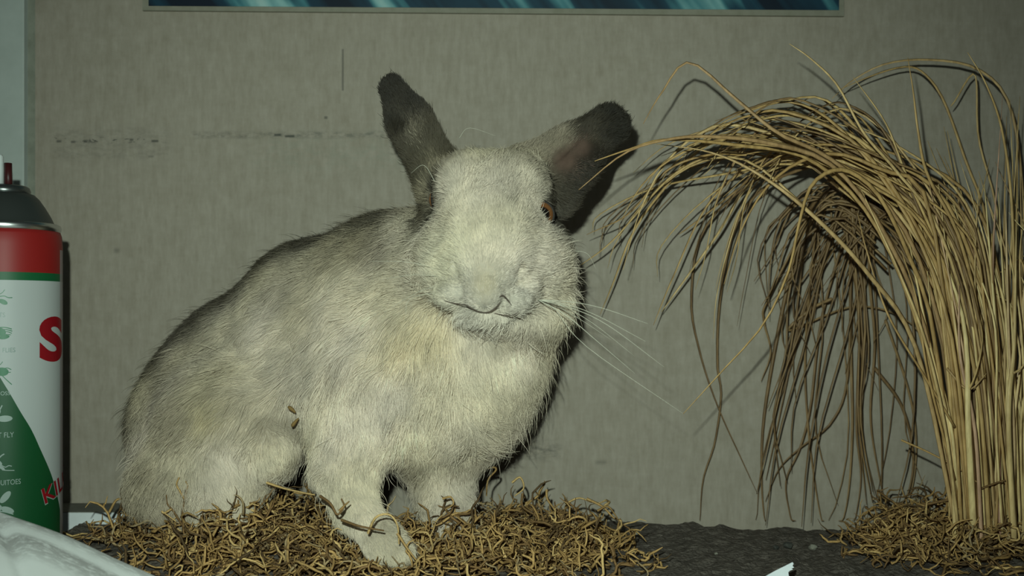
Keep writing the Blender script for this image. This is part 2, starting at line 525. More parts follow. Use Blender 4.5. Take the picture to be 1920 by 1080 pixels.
    def shapes(name, mt, ells, lines):
        V = []; Fc = []
        for (u, v, a, b, rot) in ells:
            n = 20; b0 = len(V); k = CD * 0.945 / F
            for q in range(n):
                t_ = 2 * math.pi * q / n; x, y = a * math.cos(t_), b * math.sin(t_)
                V.append((arc(u) + k * (x * math.cos(rot) - y * math.sin(rot)), zf(u, v) - k * (x * math.sin(rot) + y * math.cos(rot)), 0))
            Fc.append(tuple(range(b0 + n - 1, b0 - 1, -1)))
        for ln, wd in lines:
            pth = catmull([(arc(u), zf(u, v), 0) for u, v in ln], 9); k = wd * CD * .945 / F / 2; b0 = len(V)
            T = np.gradient(pth, axis=0); T /= np.linalg.norm(T, axis=1)[:, None]
            for p_, tt in zip(pth, T):
                nn = np.array((-tt[1], tt[0], 0)); V += [tuple(p_ + nn * k), tuple(p_ - nn * k)]
            for q in range(8): Fc.append((b0 + 2 * q, b0 + 2 * q + 1, b0 + 2 * q + 3, b0 + 2 * q + 2))
        me = bpy.data.meshes.new(name); me.from_pydata(V, [], Fc); me.update()
        return wrap(me, name, mt)
    shapes('insect_drawing', I_green, [(6, 566, 8, 4.5, .5), (-8, 558, 6, 4, .4), (-18, 553, 4, 4, 0)],
           [([(-2, 556), (8, 555), (15, 558), (23, 558)], 1.6), ([(-4, 553), (4, 549), (9, 543)], 1.2), ([(-4, 562), (-2, 572), (-8, 580)], 1.4)])
    shapes('insect_drawing', I_green, [(-2, 622, 12, 8, .2), (8, 632, 9, 4, -.2)],
           [([(-4, 614), (10, 614), (22, 617)], 1.8), ([(0, 618), (12, 618), (23, 621)], 1.6), ([(2, 622), (14, 622), (22, 625)], 1.4), ([(4, 627), (14, 627), (20, 628)], 1.3)])
    shapes('insect_drawing', I_green, [(4, 697, 11, 8, .1), (-8, 695, 6, 6, 0)],
           [([(6, 691), (14, 690), (21, 693)], 1.4), ([(10, 696), (16, 698), (20, 698)], 1.4), ([(4, 704), (12, 712), (22, 721)], 1.5), ([(0, 684), (3, 681), (5, 678)], 1.1)])
    shapes('insect_drawing', I_pale, [(9, 785, 13, 6, 0), (-8, 784, 6, 5, 0), (-4, 774, 7, 4, -1.1), (-6, 796, 7, 3.5, 1.1)], [([(-2, 772), (2, 764), (4, 760)], 2)])
    shapes('insect_drawing', I_pale, [(-4, 868, 8, 5, .6), (3, 877, 7, 2.5, .7)],
           [([(-4, 862), (2, 855), (8, 851)], 2.2), ([(2, 872), (10, 876), (16, 873), (22, 874)], 1.6), ([(4, 881), (14, 882), (27, 882)], 1.6), ([(-6, 875), (-2, 888), (-6, 896)], 1.6)])
    shapes('insect_drawing', I_pale, [(10, 932, 13, 6, -.9), (14, 956, 12, 5.5, .45), (-6, 952, 9, 7, .2)], [([(-4, 958), (10, 960), (25, 964)], 2)])
    tag(root, 'red, white and green insect spray can with dark metal dome at left edge', 'spray can')


spray_can()


# ---------------------------------------------------------------- paper in the foreground
def papers():
    m = mat('white_wrapper', rough=0.55, spec=0.3); t = NT(m)
    uv = t.new('ShaderNodeUVMap', uv_map='sheet'); sp = t.new('ShaderNodeSeparateXYZ'); t.l(uv.outputs[0], sp.inputs[0])
    mp = t.new('ShaderNodeMapping'); mp.inputs['Scale'].default_value = (10, 46, 1); t.l(uv.outputs[0], mp.inputs[0])
    n = t.noise(mp.outputs[0], 3.0, 5, 0.7)
    band = t.ramp(sp.outputs[1], [(0.0, (0, 0, 0)), (0.49, (.3, .3, .3)), (0.505, (.9, .9, .9)), (0.515, (.5, .5, .5)), (0.525, (0.1, .1, .1)), (0.535, (.1, .1, .1)), (0.545, (1, 1, 1)), (0.575, (.7, .7, .7)), (0.60, (0, 0, 0))])
    fac = t.math('MULTIPLY', t.ramp(n, [(0.38, (0.25, 0.25, 0.25)), (0.52, (1, 1, 1))]), band)
    c = t.mix(t.math('MULTIPLY', fac, 0.85), (0.60, 0.60, 0.585), (0.22, 0.21, 0.20))
    t.color(c)
    # a wrapper folded over a ridge: s runs along the ridge, q across it
    ns, nq = 120, 90
    A = [P(-170, 915, .585), P(-60, 942, .585), P(20, 966, .58), P(110, 1000, .575), P(200, 1040, .57), P(290, 1082, .565), P(380, 1128, .56), P(450, 1165, .555)]
    ridge = catmull(A, ns)
    V = []; UV = []
    wv = Waves(0.05, seed=21); wv2 = Waves(0.018, seed=22)
    for i in range(ns):
        a = ridge[i]
        for j in range(nq):
            q = j / (nq - 1)
            if q <= 0.5:      # behind the ridge, down to the shelf
                f = (0.5 - q) / 0.5
                p = a + np.array((0.012 * f, 0.035 * f, 0)); p[2] = a[2] * (1 - f ** 1.3) + 0.001 * f ** 1.3
            else:
                f = (q - 0.5) / 0.5
                p = a + np.array((-0.045 * f, -0.12 * f, 0.0)); p[2] = a[2] - 0.036 * f - 0.036 * f * f
                # the fold running down across the front face
                fold = (i / (ns - 1)) - (0.25 + 0.85 * f)
                p[2] -= 0.0040 * math.exp(-(fold / 0.022) ** 2) + 0.003 * (0.5 - 0.5 * math.tanh(fold / 0.012))
                fold2 = abs((i / (ns - 1)) - (0.05 + 0.85 * f))
                p[2] -= 0.0025 * math.exp(-(fold2 / 0.02) ** 2)
            V.append(p); UV.append((i / (ns - 1), q))
    V = np.array(V); V[:, 2] = np.maximum(V[:, 2] + wv(V) * 0.0006 + wv2(V) * 0.0002, np.where((V[:, 0] > -0.36) & (V[:, 1] > 0.545), FT + 0.003, 0.0008))
    Fc = [(i * nq + j, (i + 1) * nq + j, (i + 1) * nq + j + 1, i * nq + j + 1) for i in range(ns - 1) for j in range(nq - 1)]
    o = mesh('paper_wrapper', V, Fc, m, smooth=True)
    ul = o.data.uv_layers.new(name='sheet')
    for li, lp in enumerate(o.data.loops): ul.data[li].uv = UV[lp.vertex_index]
    s = o.modifiers.new('thickness', 'SOLIDIFY'); s.thickness = 0.0004; s.offset = 0
    tag(o, 'creased white paper wrapper with grey print in the lower left corner', 'paper')
    # torn tip of a sheet at the bottom edge
    m2 = plain_noise('white_sheet', (0.66, 0.68, 0.72), (0.74, 0.76, 0.79), 80, 0.6, 0.1)
    d = 0.60
    outl = [(1380, 1112), (1434, 1081), (1452, 1071), (1470, 1062), (1486, 1054), (1488, 1057), (1486, 1061), (1489, 1064), (1484, 1066), (1487, 1068),
            (1481, 1070), (1478, 1073), (1479, 1080), (1480, 1094), (1470, 1112)]
    top = [P(u, v, d + 0.012 * (1112 - v) / 60) for u, v in outl]
    V = np.vstack([top, [p + np.array((0, .0004, -.0001)) for p in top]]); n = len(top)
    Fc = [tuple(range(n)), tuple(range(2 * n - 1, n - 1, -1))] + [((k + 1) % n, k, n + k, n + (k + 1) % n) for k in range(n)]
    V[:, 2] -= V[:, 2].min() - (FT + 0.0015) if V[:, 2].min() < FT + 0.0015 else 0
    tag(mesh('torn_paper', V, Fc, m2), 'small torn white paper tip at the bottom edge of the picture', 'paper')


papers()


# ---------------------------------------------------------------- the rabbit: one continuous body from a blended distance field
def px(n, d): return n * d / F


class Field:
    def __init__(self, lo, hi, h):
        self.lo = np.array(lo); self.h = h
        self.n = np.ceil((np.array(hi) - self.lo) / h).astype(int) + 1
        self.g = np.full(self.n, 0.05, dtype=np.float32)
        self.ax = [self.lo[i] + h * np.arange(self.n[i]) for i in range(3)]
    def region(self, lo, hi, pad):
        s = []
        for i in range(3):
            a = int(max(0, math.floor((lo[i] - pad - self.lo[i]) / self.h))); b = int(min(self.n[i], math.ceil((hi[i] + pad - self.lo[i]) / self.h) + 1))
            s.append(slice(a, b))
        X = np.meshgrid(*(self.ax[i][s[i]] for i in range(3)), indexing='ij')
        return tuple(s), X
    def blend(self, s, d, k):
        a = self.g[s]; h = np.clip(0.5 + 0.5 * (a - d) / k, 0, 1)
        self.g[s] = a * (1 - h) + d * h - k * h * (1 - h)
    def cut(self, s, d, k):
        a = self.g[s]; b = -d; h = np.clip(0.5 - 0.5 * (a - b) / k, 0, 1)
        self.g[s] = a * (1 - h) + b * h + k * h * (1 - h)
    def ell(self, u, v, d, ru, rd, rv, k=0.02, rot=0.0, cut=False):
        c = P(u, v, d); r = np.array((px(ru, d), rd, px(rv, d))); m = max(r)
        s, X = self.region(c - m, c + m, k * 1.5 + 0.012)
        x, y, z = X[0] - c[0], X[1] - c[1], X[2] - c[2]
        if rot:
            a = math.radians(rot); x, z = x * math.cos(a) + z * math.sin(a), -x * math.sin(a) + z * math.cos(a)
        k0 = np.sqrt((x / r[0]) ** 2 + (y / r[1]) ** 2 + (z / r[2]) ** 2); k1 = np.sqrt((x / r[0] ** 2) ** 2 + (y / r[1] ** 2) ** 2 + (z / r[2] ** 2) ** 2) + 1e-9
        dd = k0 * (k0 - 1) / k1
        (self.cut if cut else self.blend)(s, dd, k)
    def cone(self, a, b, k=0.015, flat=1.0, cut=False):
        pa, pb = P(*a[:3]), P(*b[:3]); ra, rb = px(a[3], a[2]), px(b[3], b[2]); m = max(ra, rb)
        s, X = self.region(np.minimum(pa, pb) - m, np.maximum(pa, pb) + m, k * 1.5 + 0.012)
        ba = pb - pa
        x, y, z = X[0] - pa[0], X[1] - pa[1], X[2] - pa[2]
        t = np.clip((x * ba[0] + y * ba[1] + z * ba[2]) / (ba @ ba), 0, 1)
        dx, dy, dz = x - t * ba[0], (y - t * ba[1]) / flat, z - t * ba[2]
        dd = np.sqrt(dx * dx + dy * dy + dz * dz) - (ra + (rb - ra) * t)
        if flat < 1: dd = dd * (0.55 + 0.45 * flat)
        (self.cut if cut else self.blend)(s, dd, k)
    def nets(self):
        g = self.g; sg = g < 0
        n = self.n
        corners = [(i, j, k) for i in (0, 1) for j in (0, 1) for k in (0, 1)]
        def sl(o): return g[o[0]:n[0] - 1 + o[0], o[1]:n[1] - 1 + o[1], o[2]:n[2] - 1 + o[2]]
        cnt = sum((sl(o) < 0).astype(np.int8) for o in corners)
        act = (cnt > 0) & (cnt < 8)
        idx = np.argwhere(act); lab = np.full(act.shape, -1, dtype=np.int64); lab[act] = np.arange(len(idx))
        acc = np.zeros((len(idx), 3)); w_ = np.zeros(len(idx))
        def val(o): return g[idx[:, 0] + o[0], idx[:, 1] + o[1], idx[:, 2] + o[2]]
        for a in corners:
            for ax_ in range(3):
                if a[ax_]: continue
                b = list(a); b[ax_] = 1
                va, vb = val(a), val(b); cr = (va < 0) != (vb < 0)
                t = np.where(cr, va / np.where(cr, va - vb, 1), 0)
                p = np.array(a, float)[None, :].repeat(len(idx), 0); p[:, ax_] += t
                acc += p * cr[:, None]; w_ += cr
        V = self.lo + self.h * (idx + acc / w_[:, None])
        faces = []
        for ax_ in range(3):
            o1, o2 = [a for a in range(3) if a != ax_]
            s0 = [slice(1, n[i] - 1) for i in range(3)]; s0[ax_] = slice(0, n[ax_] - 1)
            s1 = list(s0); s1[ax_] = slice(1, n[ax_])
            a, b = sg[tuple(s0)], sg[tuple(s1)]
            e = np.argwhere(a != b)
            e0 = e.copy(); e0[:, o1] += 1; e0[:, o2] += 1
            inside = sg[e0[:, 0], e0[:, 1], e0[:, 2]]
            def L(d1, d2):
                c = e0.copy(); c[:, o1] -= d1; c[:, o2] -= d2; return lab[c[:, 0], c[:, 1], c[:, 2]]
            q = np.stack([L(0, 0), L(1, 0), L(1, 1), L(0, 1)], 1)
            flip = inside if ax_ != 1 else ~inside
            q[~flip] = q[~flip][:, ::-1]
            faces.append(q)
        return V, np.vstack(faces)
    def grad(self, p):
        f = (p - self.lo) / self.h; i = np.clip(np.round(f).astype(int), 1, self.n - 2); g = self.g
        gx = np.stack([g[i[:, 0] + 1, i[:, 1], i[:, 2]] - g[i[:, 0] - 1, i[:, 1], i[:, 2]],
                       g[i[:, 0], i[:, 1] + 1, i[:, 2]] - g[i[:, 0], i[:, 1] - 1, i[:, 2]],
                       g[i[:, 0], i[:, 1], i[:, 2] + 1] - g[i[:, 0], i[:, 1], i[:, 2] - 1]], 1)
        return gx / (np.linalg.norm(gx, axis=1)[:, None] + 1e-9)


def rabbit_field():
    lo = (P(190, 0, .80)[0], 0.585, 0.0); hi = (P(1225, 0, .70)[0], 0.858, P(0, 110, .69)[2])
    f = Field(lo, hi, 0.002)
    E, C = f.ell, f.cone
    # trunk
    E(385, 800, .785, 133, .055, 140, .02)
    E(462, 700, .785, 138, .058, 140, .03)
    E(590, 612, .775, 142, .062, 160, .03)
    E(715, 572, .755, 140, .065, 140, .03)
    E(610, 740, .765, 165, .060, 120, .03)
    E(815, 690, .735, 188, .070, 188, .03)
    E(915, 615, .725, 108, .055, 120, .03)
    # hind leg
    E(425, 805, .735, 128, .040, 138, .012)
    E(512, 842, .715, 48, .026, 58, .012)
    E(325, 905, .750, 72, .045, 82, .02)
    E(410, 915, .725, 75, .030, 60, .02)
    C((330, 985, .738, 30), (440, 975, .708, 24), .014)
    # front legs
    C((665, 760, .705, 85), (648, 880, .690, 54), .03)
    C((648, 880, .690, 52), (666, 955, .680, 33), .012)
    C((666, 955, .680, 33), (722, 1018, .668, 31), .012)
    C((722, 1018, .668, 31), (752, 1036, .657, 24), .010)
    C((820, 830, .740, 72), (832, 925, .735, 47), .025)
    C((832, 925, .735, 45), (856, 985, .722, 32), .012)
    # neck and head
    C((760, 525, .745, 112), (890, 480, .70, 105), .035)
    E(922, 388, .678, 100, .050, 96, .015)
    E(872, 352, .684, 52, .040, 58, .015)
    E(974, 352, .684, 52, .040, 58, .015)
    E(845, 492, .668, 62, .042, 70, .018)
    E(1002, 488, .672, 66, .042, 72, .016)
    E(922, 470, .655, 95, .048, 92, .018)
    C((922, 425, .640, 60), (914, 500, .622, 50), .014)
    C((914, 500, .622, 50), (907, 545, .613, 38), .006)
    E(962, 562, .626, 36, .018, 25, .003)
    E(988, 540, .634, 22, .012, 26, .005)
    E(856, 550, .632, 42, .021, 27, .004)
    E(905, 590, .634, 48, .022, 18, .003)
    E(935, 570, .685, 88, .045, 58, .02)
    E(1003, 570, .690, 55, .040, 60, .02)
    # mouth and nose creases
    ml = [(832, 562, .618), (852, 571, .612), (872, 575, .606), (890, 583, .603), (907, 587, .602), (924, 584, .603), (940, 573, .607), (952, 558, .612)]
    for p_, q_ in zip(ml[:-1], ml[1:]): C((*p_, 7), (*q_, 7), .0015, cut=True)
    for p_, q_ in (((924, 588, .603), (950, 592, .608)), ((950, 592, .608), (976, 586, .616))): C((*p_, 6), (*q_, 6), .0015, cut=True)
    for p_, q_ in (((852, 515, .614), (858, 480, .622)), ((975, 520, .614), (968, 480, .622))): C((*p_, 7), (*q_, 4), .004, cut=True)
    # eye sockets
    E(1024, 403, .655, 26, .010, 30, .003, cut=True)
    E(808, 374, .672, 16, .012, 30, .003, cut=True)
    # ears
    C((835, 405, .695, 34), (828, 335, .695, 38), .012)
    C((826, 335, .695, 44), (768, 228, .698, 42), .010, 0.5)
    C((768, 228, .698, 41), (736, 166, .700, 24), .004, 0.5)
    C((748, 260, .679, 14), (728, 180, .684, 9), .004, cut=True)
    C((985, 325, .700, 52), (1070, 290, .700, 50), .012, 0.5)
    C((1045, 370, .700, 34), (1080, 300, .700, 46), .012, 0.5)
    C((1070, 290, .700, 52), (1140, 236, .702, 37), .005, 0.5)
    C((1050, 305, .676, 22), (1128, 246, .680, 18), .003, cut=True)
    C((1040, 300, .690, 7), (1085, 258, .690, 7), .002, cut=True)
    C((1085, 258, .690, 7), (1118, 232, .692, 5), .002, cut=True)
    f.g[...] = np.where(np.isfinite(f.g), f.g, 0.05)
    return f


FLD = rabbit_field()
# ground cut: nothing below the foam
zi = FLD.ax[2][None, None, :]
FLD.g = np.maximum(FLD.g, (gz(FLD.ax[0][:, None], FLD.ax[1][None, :])[:, :, None] + 0.0025 - zi).astype(np.float32))

WH = (0.76, 0.64, 0.505); CR = (0.64, 0.535, 0.405); BE = (0.40, 0.325, 0.235); DK = (0.085, 0.068, 0.047); KK = (0.036, 0.029, 0.021)
TN = (0.57, 0.465, 0.305); YE = (0.75, 0.615, 0.44); PK = (0.20, 0.125, 0.095); BW = (0.78, 0.68, 0.56); MX = (0.55, 0.455, 0.34)
COLA = [
    # head
    (920, 400, .625, WH, 1), (870, 380, .64, WH, 1), (970, 390, .64, WH, 1), (920, 305, .655, CR, .8), (860, 305, .66, MX, .6), (985, 305, .66, MX, .6),
    (920, 470, .61, WH, 1), (912, 530, .60, YE, .5), (850, 490, .625, BW, 1), (1000, 490, .63, WH, 1), (905, 598, .62, BW, 1), (960, 570, .61, BW, 1), (860, 550, .615, BW, .8),
    (800, 470, .65, WH, .8), (1050, 500, .66, WH, .8), (1078, 470, .69, BE, .5), (1085, 520, .70, BE, .5), (1060, 430, .685, DK, .7), (1046, 405, .682, KK, .6), (1050, 440, .685, KK, .5),
    (808, 372, .665, KK, .55), (806, 402, .67, KK, .45), (808, 345, .672, KK, .5), (800, 372, .675, KK, .5), (1030, 403, .66, KK, .5), (1032, 375, .67, KK, .35), (1034, 432, .665, KK, .3), (1028, 360, .67, DK, .4), (795, 400, .69, DK, .6),
    (922, 380, .74, BE, 1), (985, 570, .66, WH, .8), (1010, 620, .67, BE, .5), (940, 635, .665, MX, .6),
    # ears
    (735, 155, .69, KK, .8), (720, 180, .69, KK, .6), (740, 235, .69, KK, .7), (760, 290, .69, DK, 1.0), (770, 190, .69, KK, .7), (750, 205, .688, DK, .4), (725, 220, .69, KK, .6), (782, 235, .685, BE, .35), (810, 250, .69, DK, .8),
    (775, 260, .683, CR, .3), (805, 300, .675, BE, .5), (842, 285, .685, DK, .5), (845, 300, .675, BE, .5), (780, 330, .685, DK, .5), (790, 370, .685, BE, .5), (830, 270, .71, DK, .7),
    (980, 290, .68, BE, .8), (1010, 262, .69, BE, .7), (1012, 302, .672, WH, .4), (1050, 252, .69, BE, .6), (1090, 225, .69, DK, .8), (1140, 205, .69, KK, .9), (1172, 225, .69, KK, .9),
    (1150, 255, .685, KK, .9), (1062, 298, .69, PK, .55), (1090, 278, .692, PK, .55), (1115, 258, .692, DK, .4), (1060, 345, .68, DK, .7), (1120, 285, .685, KK, .8), (1085, 340, .685, KK, .6), (1075, 265, .683, KK, .22), (1050, 285, .68, KK, .2), (1100, 250, .686, KK, .25), (1100, 310, .685, KK, .7), (1050, 375, .68, DK, .7), (1040, 330, .675, DK, .6),
    # back ridge
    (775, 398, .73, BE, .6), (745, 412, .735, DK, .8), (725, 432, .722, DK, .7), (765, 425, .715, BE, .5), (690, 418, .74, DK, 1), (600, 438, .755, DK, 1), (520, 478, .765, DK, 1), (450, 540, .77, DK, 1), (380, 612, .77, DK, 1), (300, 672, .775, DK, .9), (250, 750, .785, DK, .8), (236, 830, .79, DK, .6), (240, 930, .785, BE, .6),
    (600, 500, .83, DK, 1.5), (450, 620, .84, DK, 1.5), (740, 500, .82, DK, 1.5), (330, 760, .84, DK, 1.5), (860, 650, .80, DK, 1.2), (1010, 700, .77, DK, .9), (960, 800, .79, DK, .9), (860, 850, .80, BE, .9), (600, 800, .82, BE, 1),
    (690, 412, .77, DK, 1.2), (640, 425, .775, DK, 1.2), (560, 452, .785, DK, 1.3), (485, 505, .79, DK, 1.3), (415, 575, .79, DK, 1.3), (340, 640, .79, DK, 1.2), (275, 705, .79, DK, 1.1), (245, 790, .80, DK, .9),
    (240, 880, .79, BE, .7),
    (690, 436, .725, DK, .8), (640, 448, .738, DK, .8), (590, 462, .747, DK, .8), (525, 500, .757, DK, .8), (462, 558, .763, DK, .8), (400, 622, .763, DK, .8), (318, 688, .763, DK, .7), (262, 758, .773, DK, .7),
    # side
    (760, 440, .70, CR, .7), (735, 480, .705, BE, .7), (690, 460, .715, BE, .9), (640, 470, .725, BE, .9), (600, 495, .73, MX, .8), (540, 530, .74, MX, .8), (500, 575, .74, CR, .8), (440, 625, .745, CR, .8), (370, 680, .745, MX, .8), (300, 730, .755, MX, .8),
    (585, 560, .715, MX, .7), (575, 610, .71, MX, .5), (565, 670, .71, CR, .6), (520, 640, .72, WH, .9), (470, 700, .725, CR, 1), (640, 560, .70, WH, .7), (690, 540, .69, CR, .8), (640, 640, .695, WH, .7), (700, 600, .685, WH, .8),
    (740, 560, .68, CR, .5), (560, 740, .71, CR, .7), (640, 740, .68, WH, 1), (520, 740, .72, MX, .6), (450, 740, .715, CR, .7), (400, 780, .70, TN, .55), (360, 790, .71, BE, .7), (440, 800, .695, CR, .6), (310, 810, .72, MX, .7), (270, 850, .74, MX, .7),
    (430, 850, .69, WH, .8), (360, 860, .70, CR, .7), (400, 920, .69, WH, .9), (320, 920, .70, MX, .8), (295, 890, .715, BE, .5), (520, 845, .688, WH, .7), (548, 792, .70, BE, .45), (562, 850, .70, BE, .4), (270, 950, .72, BE, .7), (440, 980, .675, WH, .8),
    # chest, legs
    (760, 650, .665, YE, .7), (810, 630, .66, YE, .7), (830, 720, .66, WH, 1.2), (730, 760, .665, WH, 1.2), (900, 700, .665, WH, 1), (960, 660, .675, WH, .9), (980, 720, .69, CR, .7), (930, 800, .69, CR, .8), (820, 830, .67, WH, 1), (870, 860, .70, CR, .6), (720, 860, .67, WH, 1),
    (650, 880, .66, WH, 1), (660, 950, .655, WH, 1), (730, 1010, .64, WH, 1), (830, 910, .70, WH, .8), (870, 980, .69, CR, .8), (760, 890, .71, BE, .6), (1020, 650, .70, MX, .6),
]
FLOW = [  # u, v, d, (du, dv, dd), length mm, lift
    (920, 320, .645, (0, -1, .5), 6, .45), (920, 390, .625, (0, -1, .3), 5, .35), (920, 460, .61, (0, -1, .4), 4.5, .3), (850, 480, .63, (-1, -.1, .4), 7, .35), (1000, 480, .63, (1, -.1, .4), 7, .35), (790, 500, .66, (-1, .2, .4), 10, .5), (1065, 500, .68, (1, .2, .3), 11, .55), (1060, 580, .69, (1, .5, .3), 12, .55),
    (908, 545, .60, (0, -1, .2), 2.5, .25), (960, 560, .61, (1, .1, .3), 3, .3), (860, 550, .61, (-1, .1, .3), 3, .3), (905, 600, .62, (0, 1, 0), 6.5, .7), (950, 630, .66, (.2, 1, .1), 11, .4), (1030, 400, .66, (.3, 0, 1), 4, .6), (808, 375, .665, (-.3, 0, 1), 4, .6), (1050, 430, .68, (1, .3, .4), 8, .7), (795, 420, .69, (-1, .5, .4), 8, .5),
    (760, 480, .71, (-.6, 1, .2), 11, .45), (700, 440, .73, (-1, .4, .2), 10, .4), (600, 460, .75, (-1, .7, .1), 8, .35), (500, 520, .76, (-1, .9, .1), 8, .35), (400, 620, .765, (-1, .9, .1), 9, .4), (300, 690, .77, (-.8, 1, .1), 10, .45), (250, 800, .785, (-.4, 1, .1), 11, .45),
    (640, 560, .70, (-1, .7, 0), 12, .35), (560, 650, .715, (-1, .8, 0), 13, .35), (460, 700, .73, (-.9, 1, 0), 12, .35), (420, 800, .70, (-.6, 1, 0), 12, .3), (350, 780, .71, (-.7, 1, 0), 12, .3), (300, 880, .72, (-.2, 1, 0), 12, .35), (420, 900, .69, (0, 1, 0), 9, .3), (525, 850, .69, (.4, 1, 0), 9, .35), (440, 980, .675, (1, .3, 0), 4, .3),
    (700, 620, .685, (-.5, 1, 0), 14, .35), (780, 660, .665, (-.15, 1, 0), 15, .35), (860, 700, .66, (.1, 1, 0), 15, .35), (980, 680, .68, (.5, 1, .1), 15, .45), (940, 800, .70, (.4, 1, .1), 16, .45), (820, 850, .67, (0, 1, 0), 14, .45), (720, 800, .665, (0, 1, 0), 13, .35), (640, 760, .68, (-.1, 1, 0), 13, .3),
    (650, 880, .66, (.1, 1, 0), 8, .35), (665, 950, .655, (.2, 1, 0), 6, .35), (735, 1020, .645, (.7, .6, -.3), 4, .35), (830, 900, .70, (0, 1, 0), 9, .45), (840, 950, .70, (.2, 1, 0), 7, .45), (880, 995, .69, (.8, .5, -.2), 4, .4),
    (820, 320, .675, (-.5, -1, .1), 5.5, .45), (770, 230, .685, (-.5, -1, 0), 4.5, .5), (737, 165, .69, (-.5, -1, 0), 3.8, .6), (1010, 285, .68, (.6, -1, .1), 6, .55), (1070, 250, .685, (1, -.7, 0), 5.5, .65), (1150, 215, .69, (1, -.5, 0), 5, .7), (1090, 320, .685, (.8, .6, 0), 5, .6), (1055, 365, .685, (.6, .8, 0), 6, .6), (1085, 285, .692, (1, -.6, 0), .8, .2), (1060, 300, .69, (1, -.6, 0), .6, .2),
]
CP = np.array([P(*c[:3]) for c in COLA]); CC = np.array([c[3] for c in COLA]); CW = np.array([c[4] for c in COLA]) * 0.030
FP = np.array([P(*c[:3]) for c in FLOW]); FV = np.array([(c[3][0], c[3][2], -c[3][1]) for c in FLOW], float); FV /= np.linalg.norm(FV, axis=1)[:, None]
FL = np.array([c[4] for c in FLOW]) * 0.001; FK = np.array([c[5] for c in FLOW])


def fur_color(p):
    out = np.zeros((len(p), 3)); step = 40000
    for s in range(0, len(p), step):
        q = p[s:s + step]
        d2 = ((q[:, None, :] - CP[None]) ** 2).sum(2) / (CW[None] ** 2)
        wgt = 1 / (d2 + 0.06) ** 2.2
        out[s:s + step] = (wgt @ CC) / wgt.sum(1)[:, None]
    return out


def fur_flow(p):
    d = np.zeros((len(p), 3)); L = np.zeros(len(p)); K = np.zeros(len(p)); step = 40000
    for s in range(0, len(p), step):
        q = p[s:s + step]
        wgt = 1 / (((q[:, None, :] - FP[None]) ** 2).sum(2) + 4e-5) ** 2
        wgt /= wgt.sum(1)[:, None]
        d[s:s + step] = wgt @ FV; L[s:s + step] = wgt @ FL; K[s:s + step] = wgt @ FK
    return d, L, K


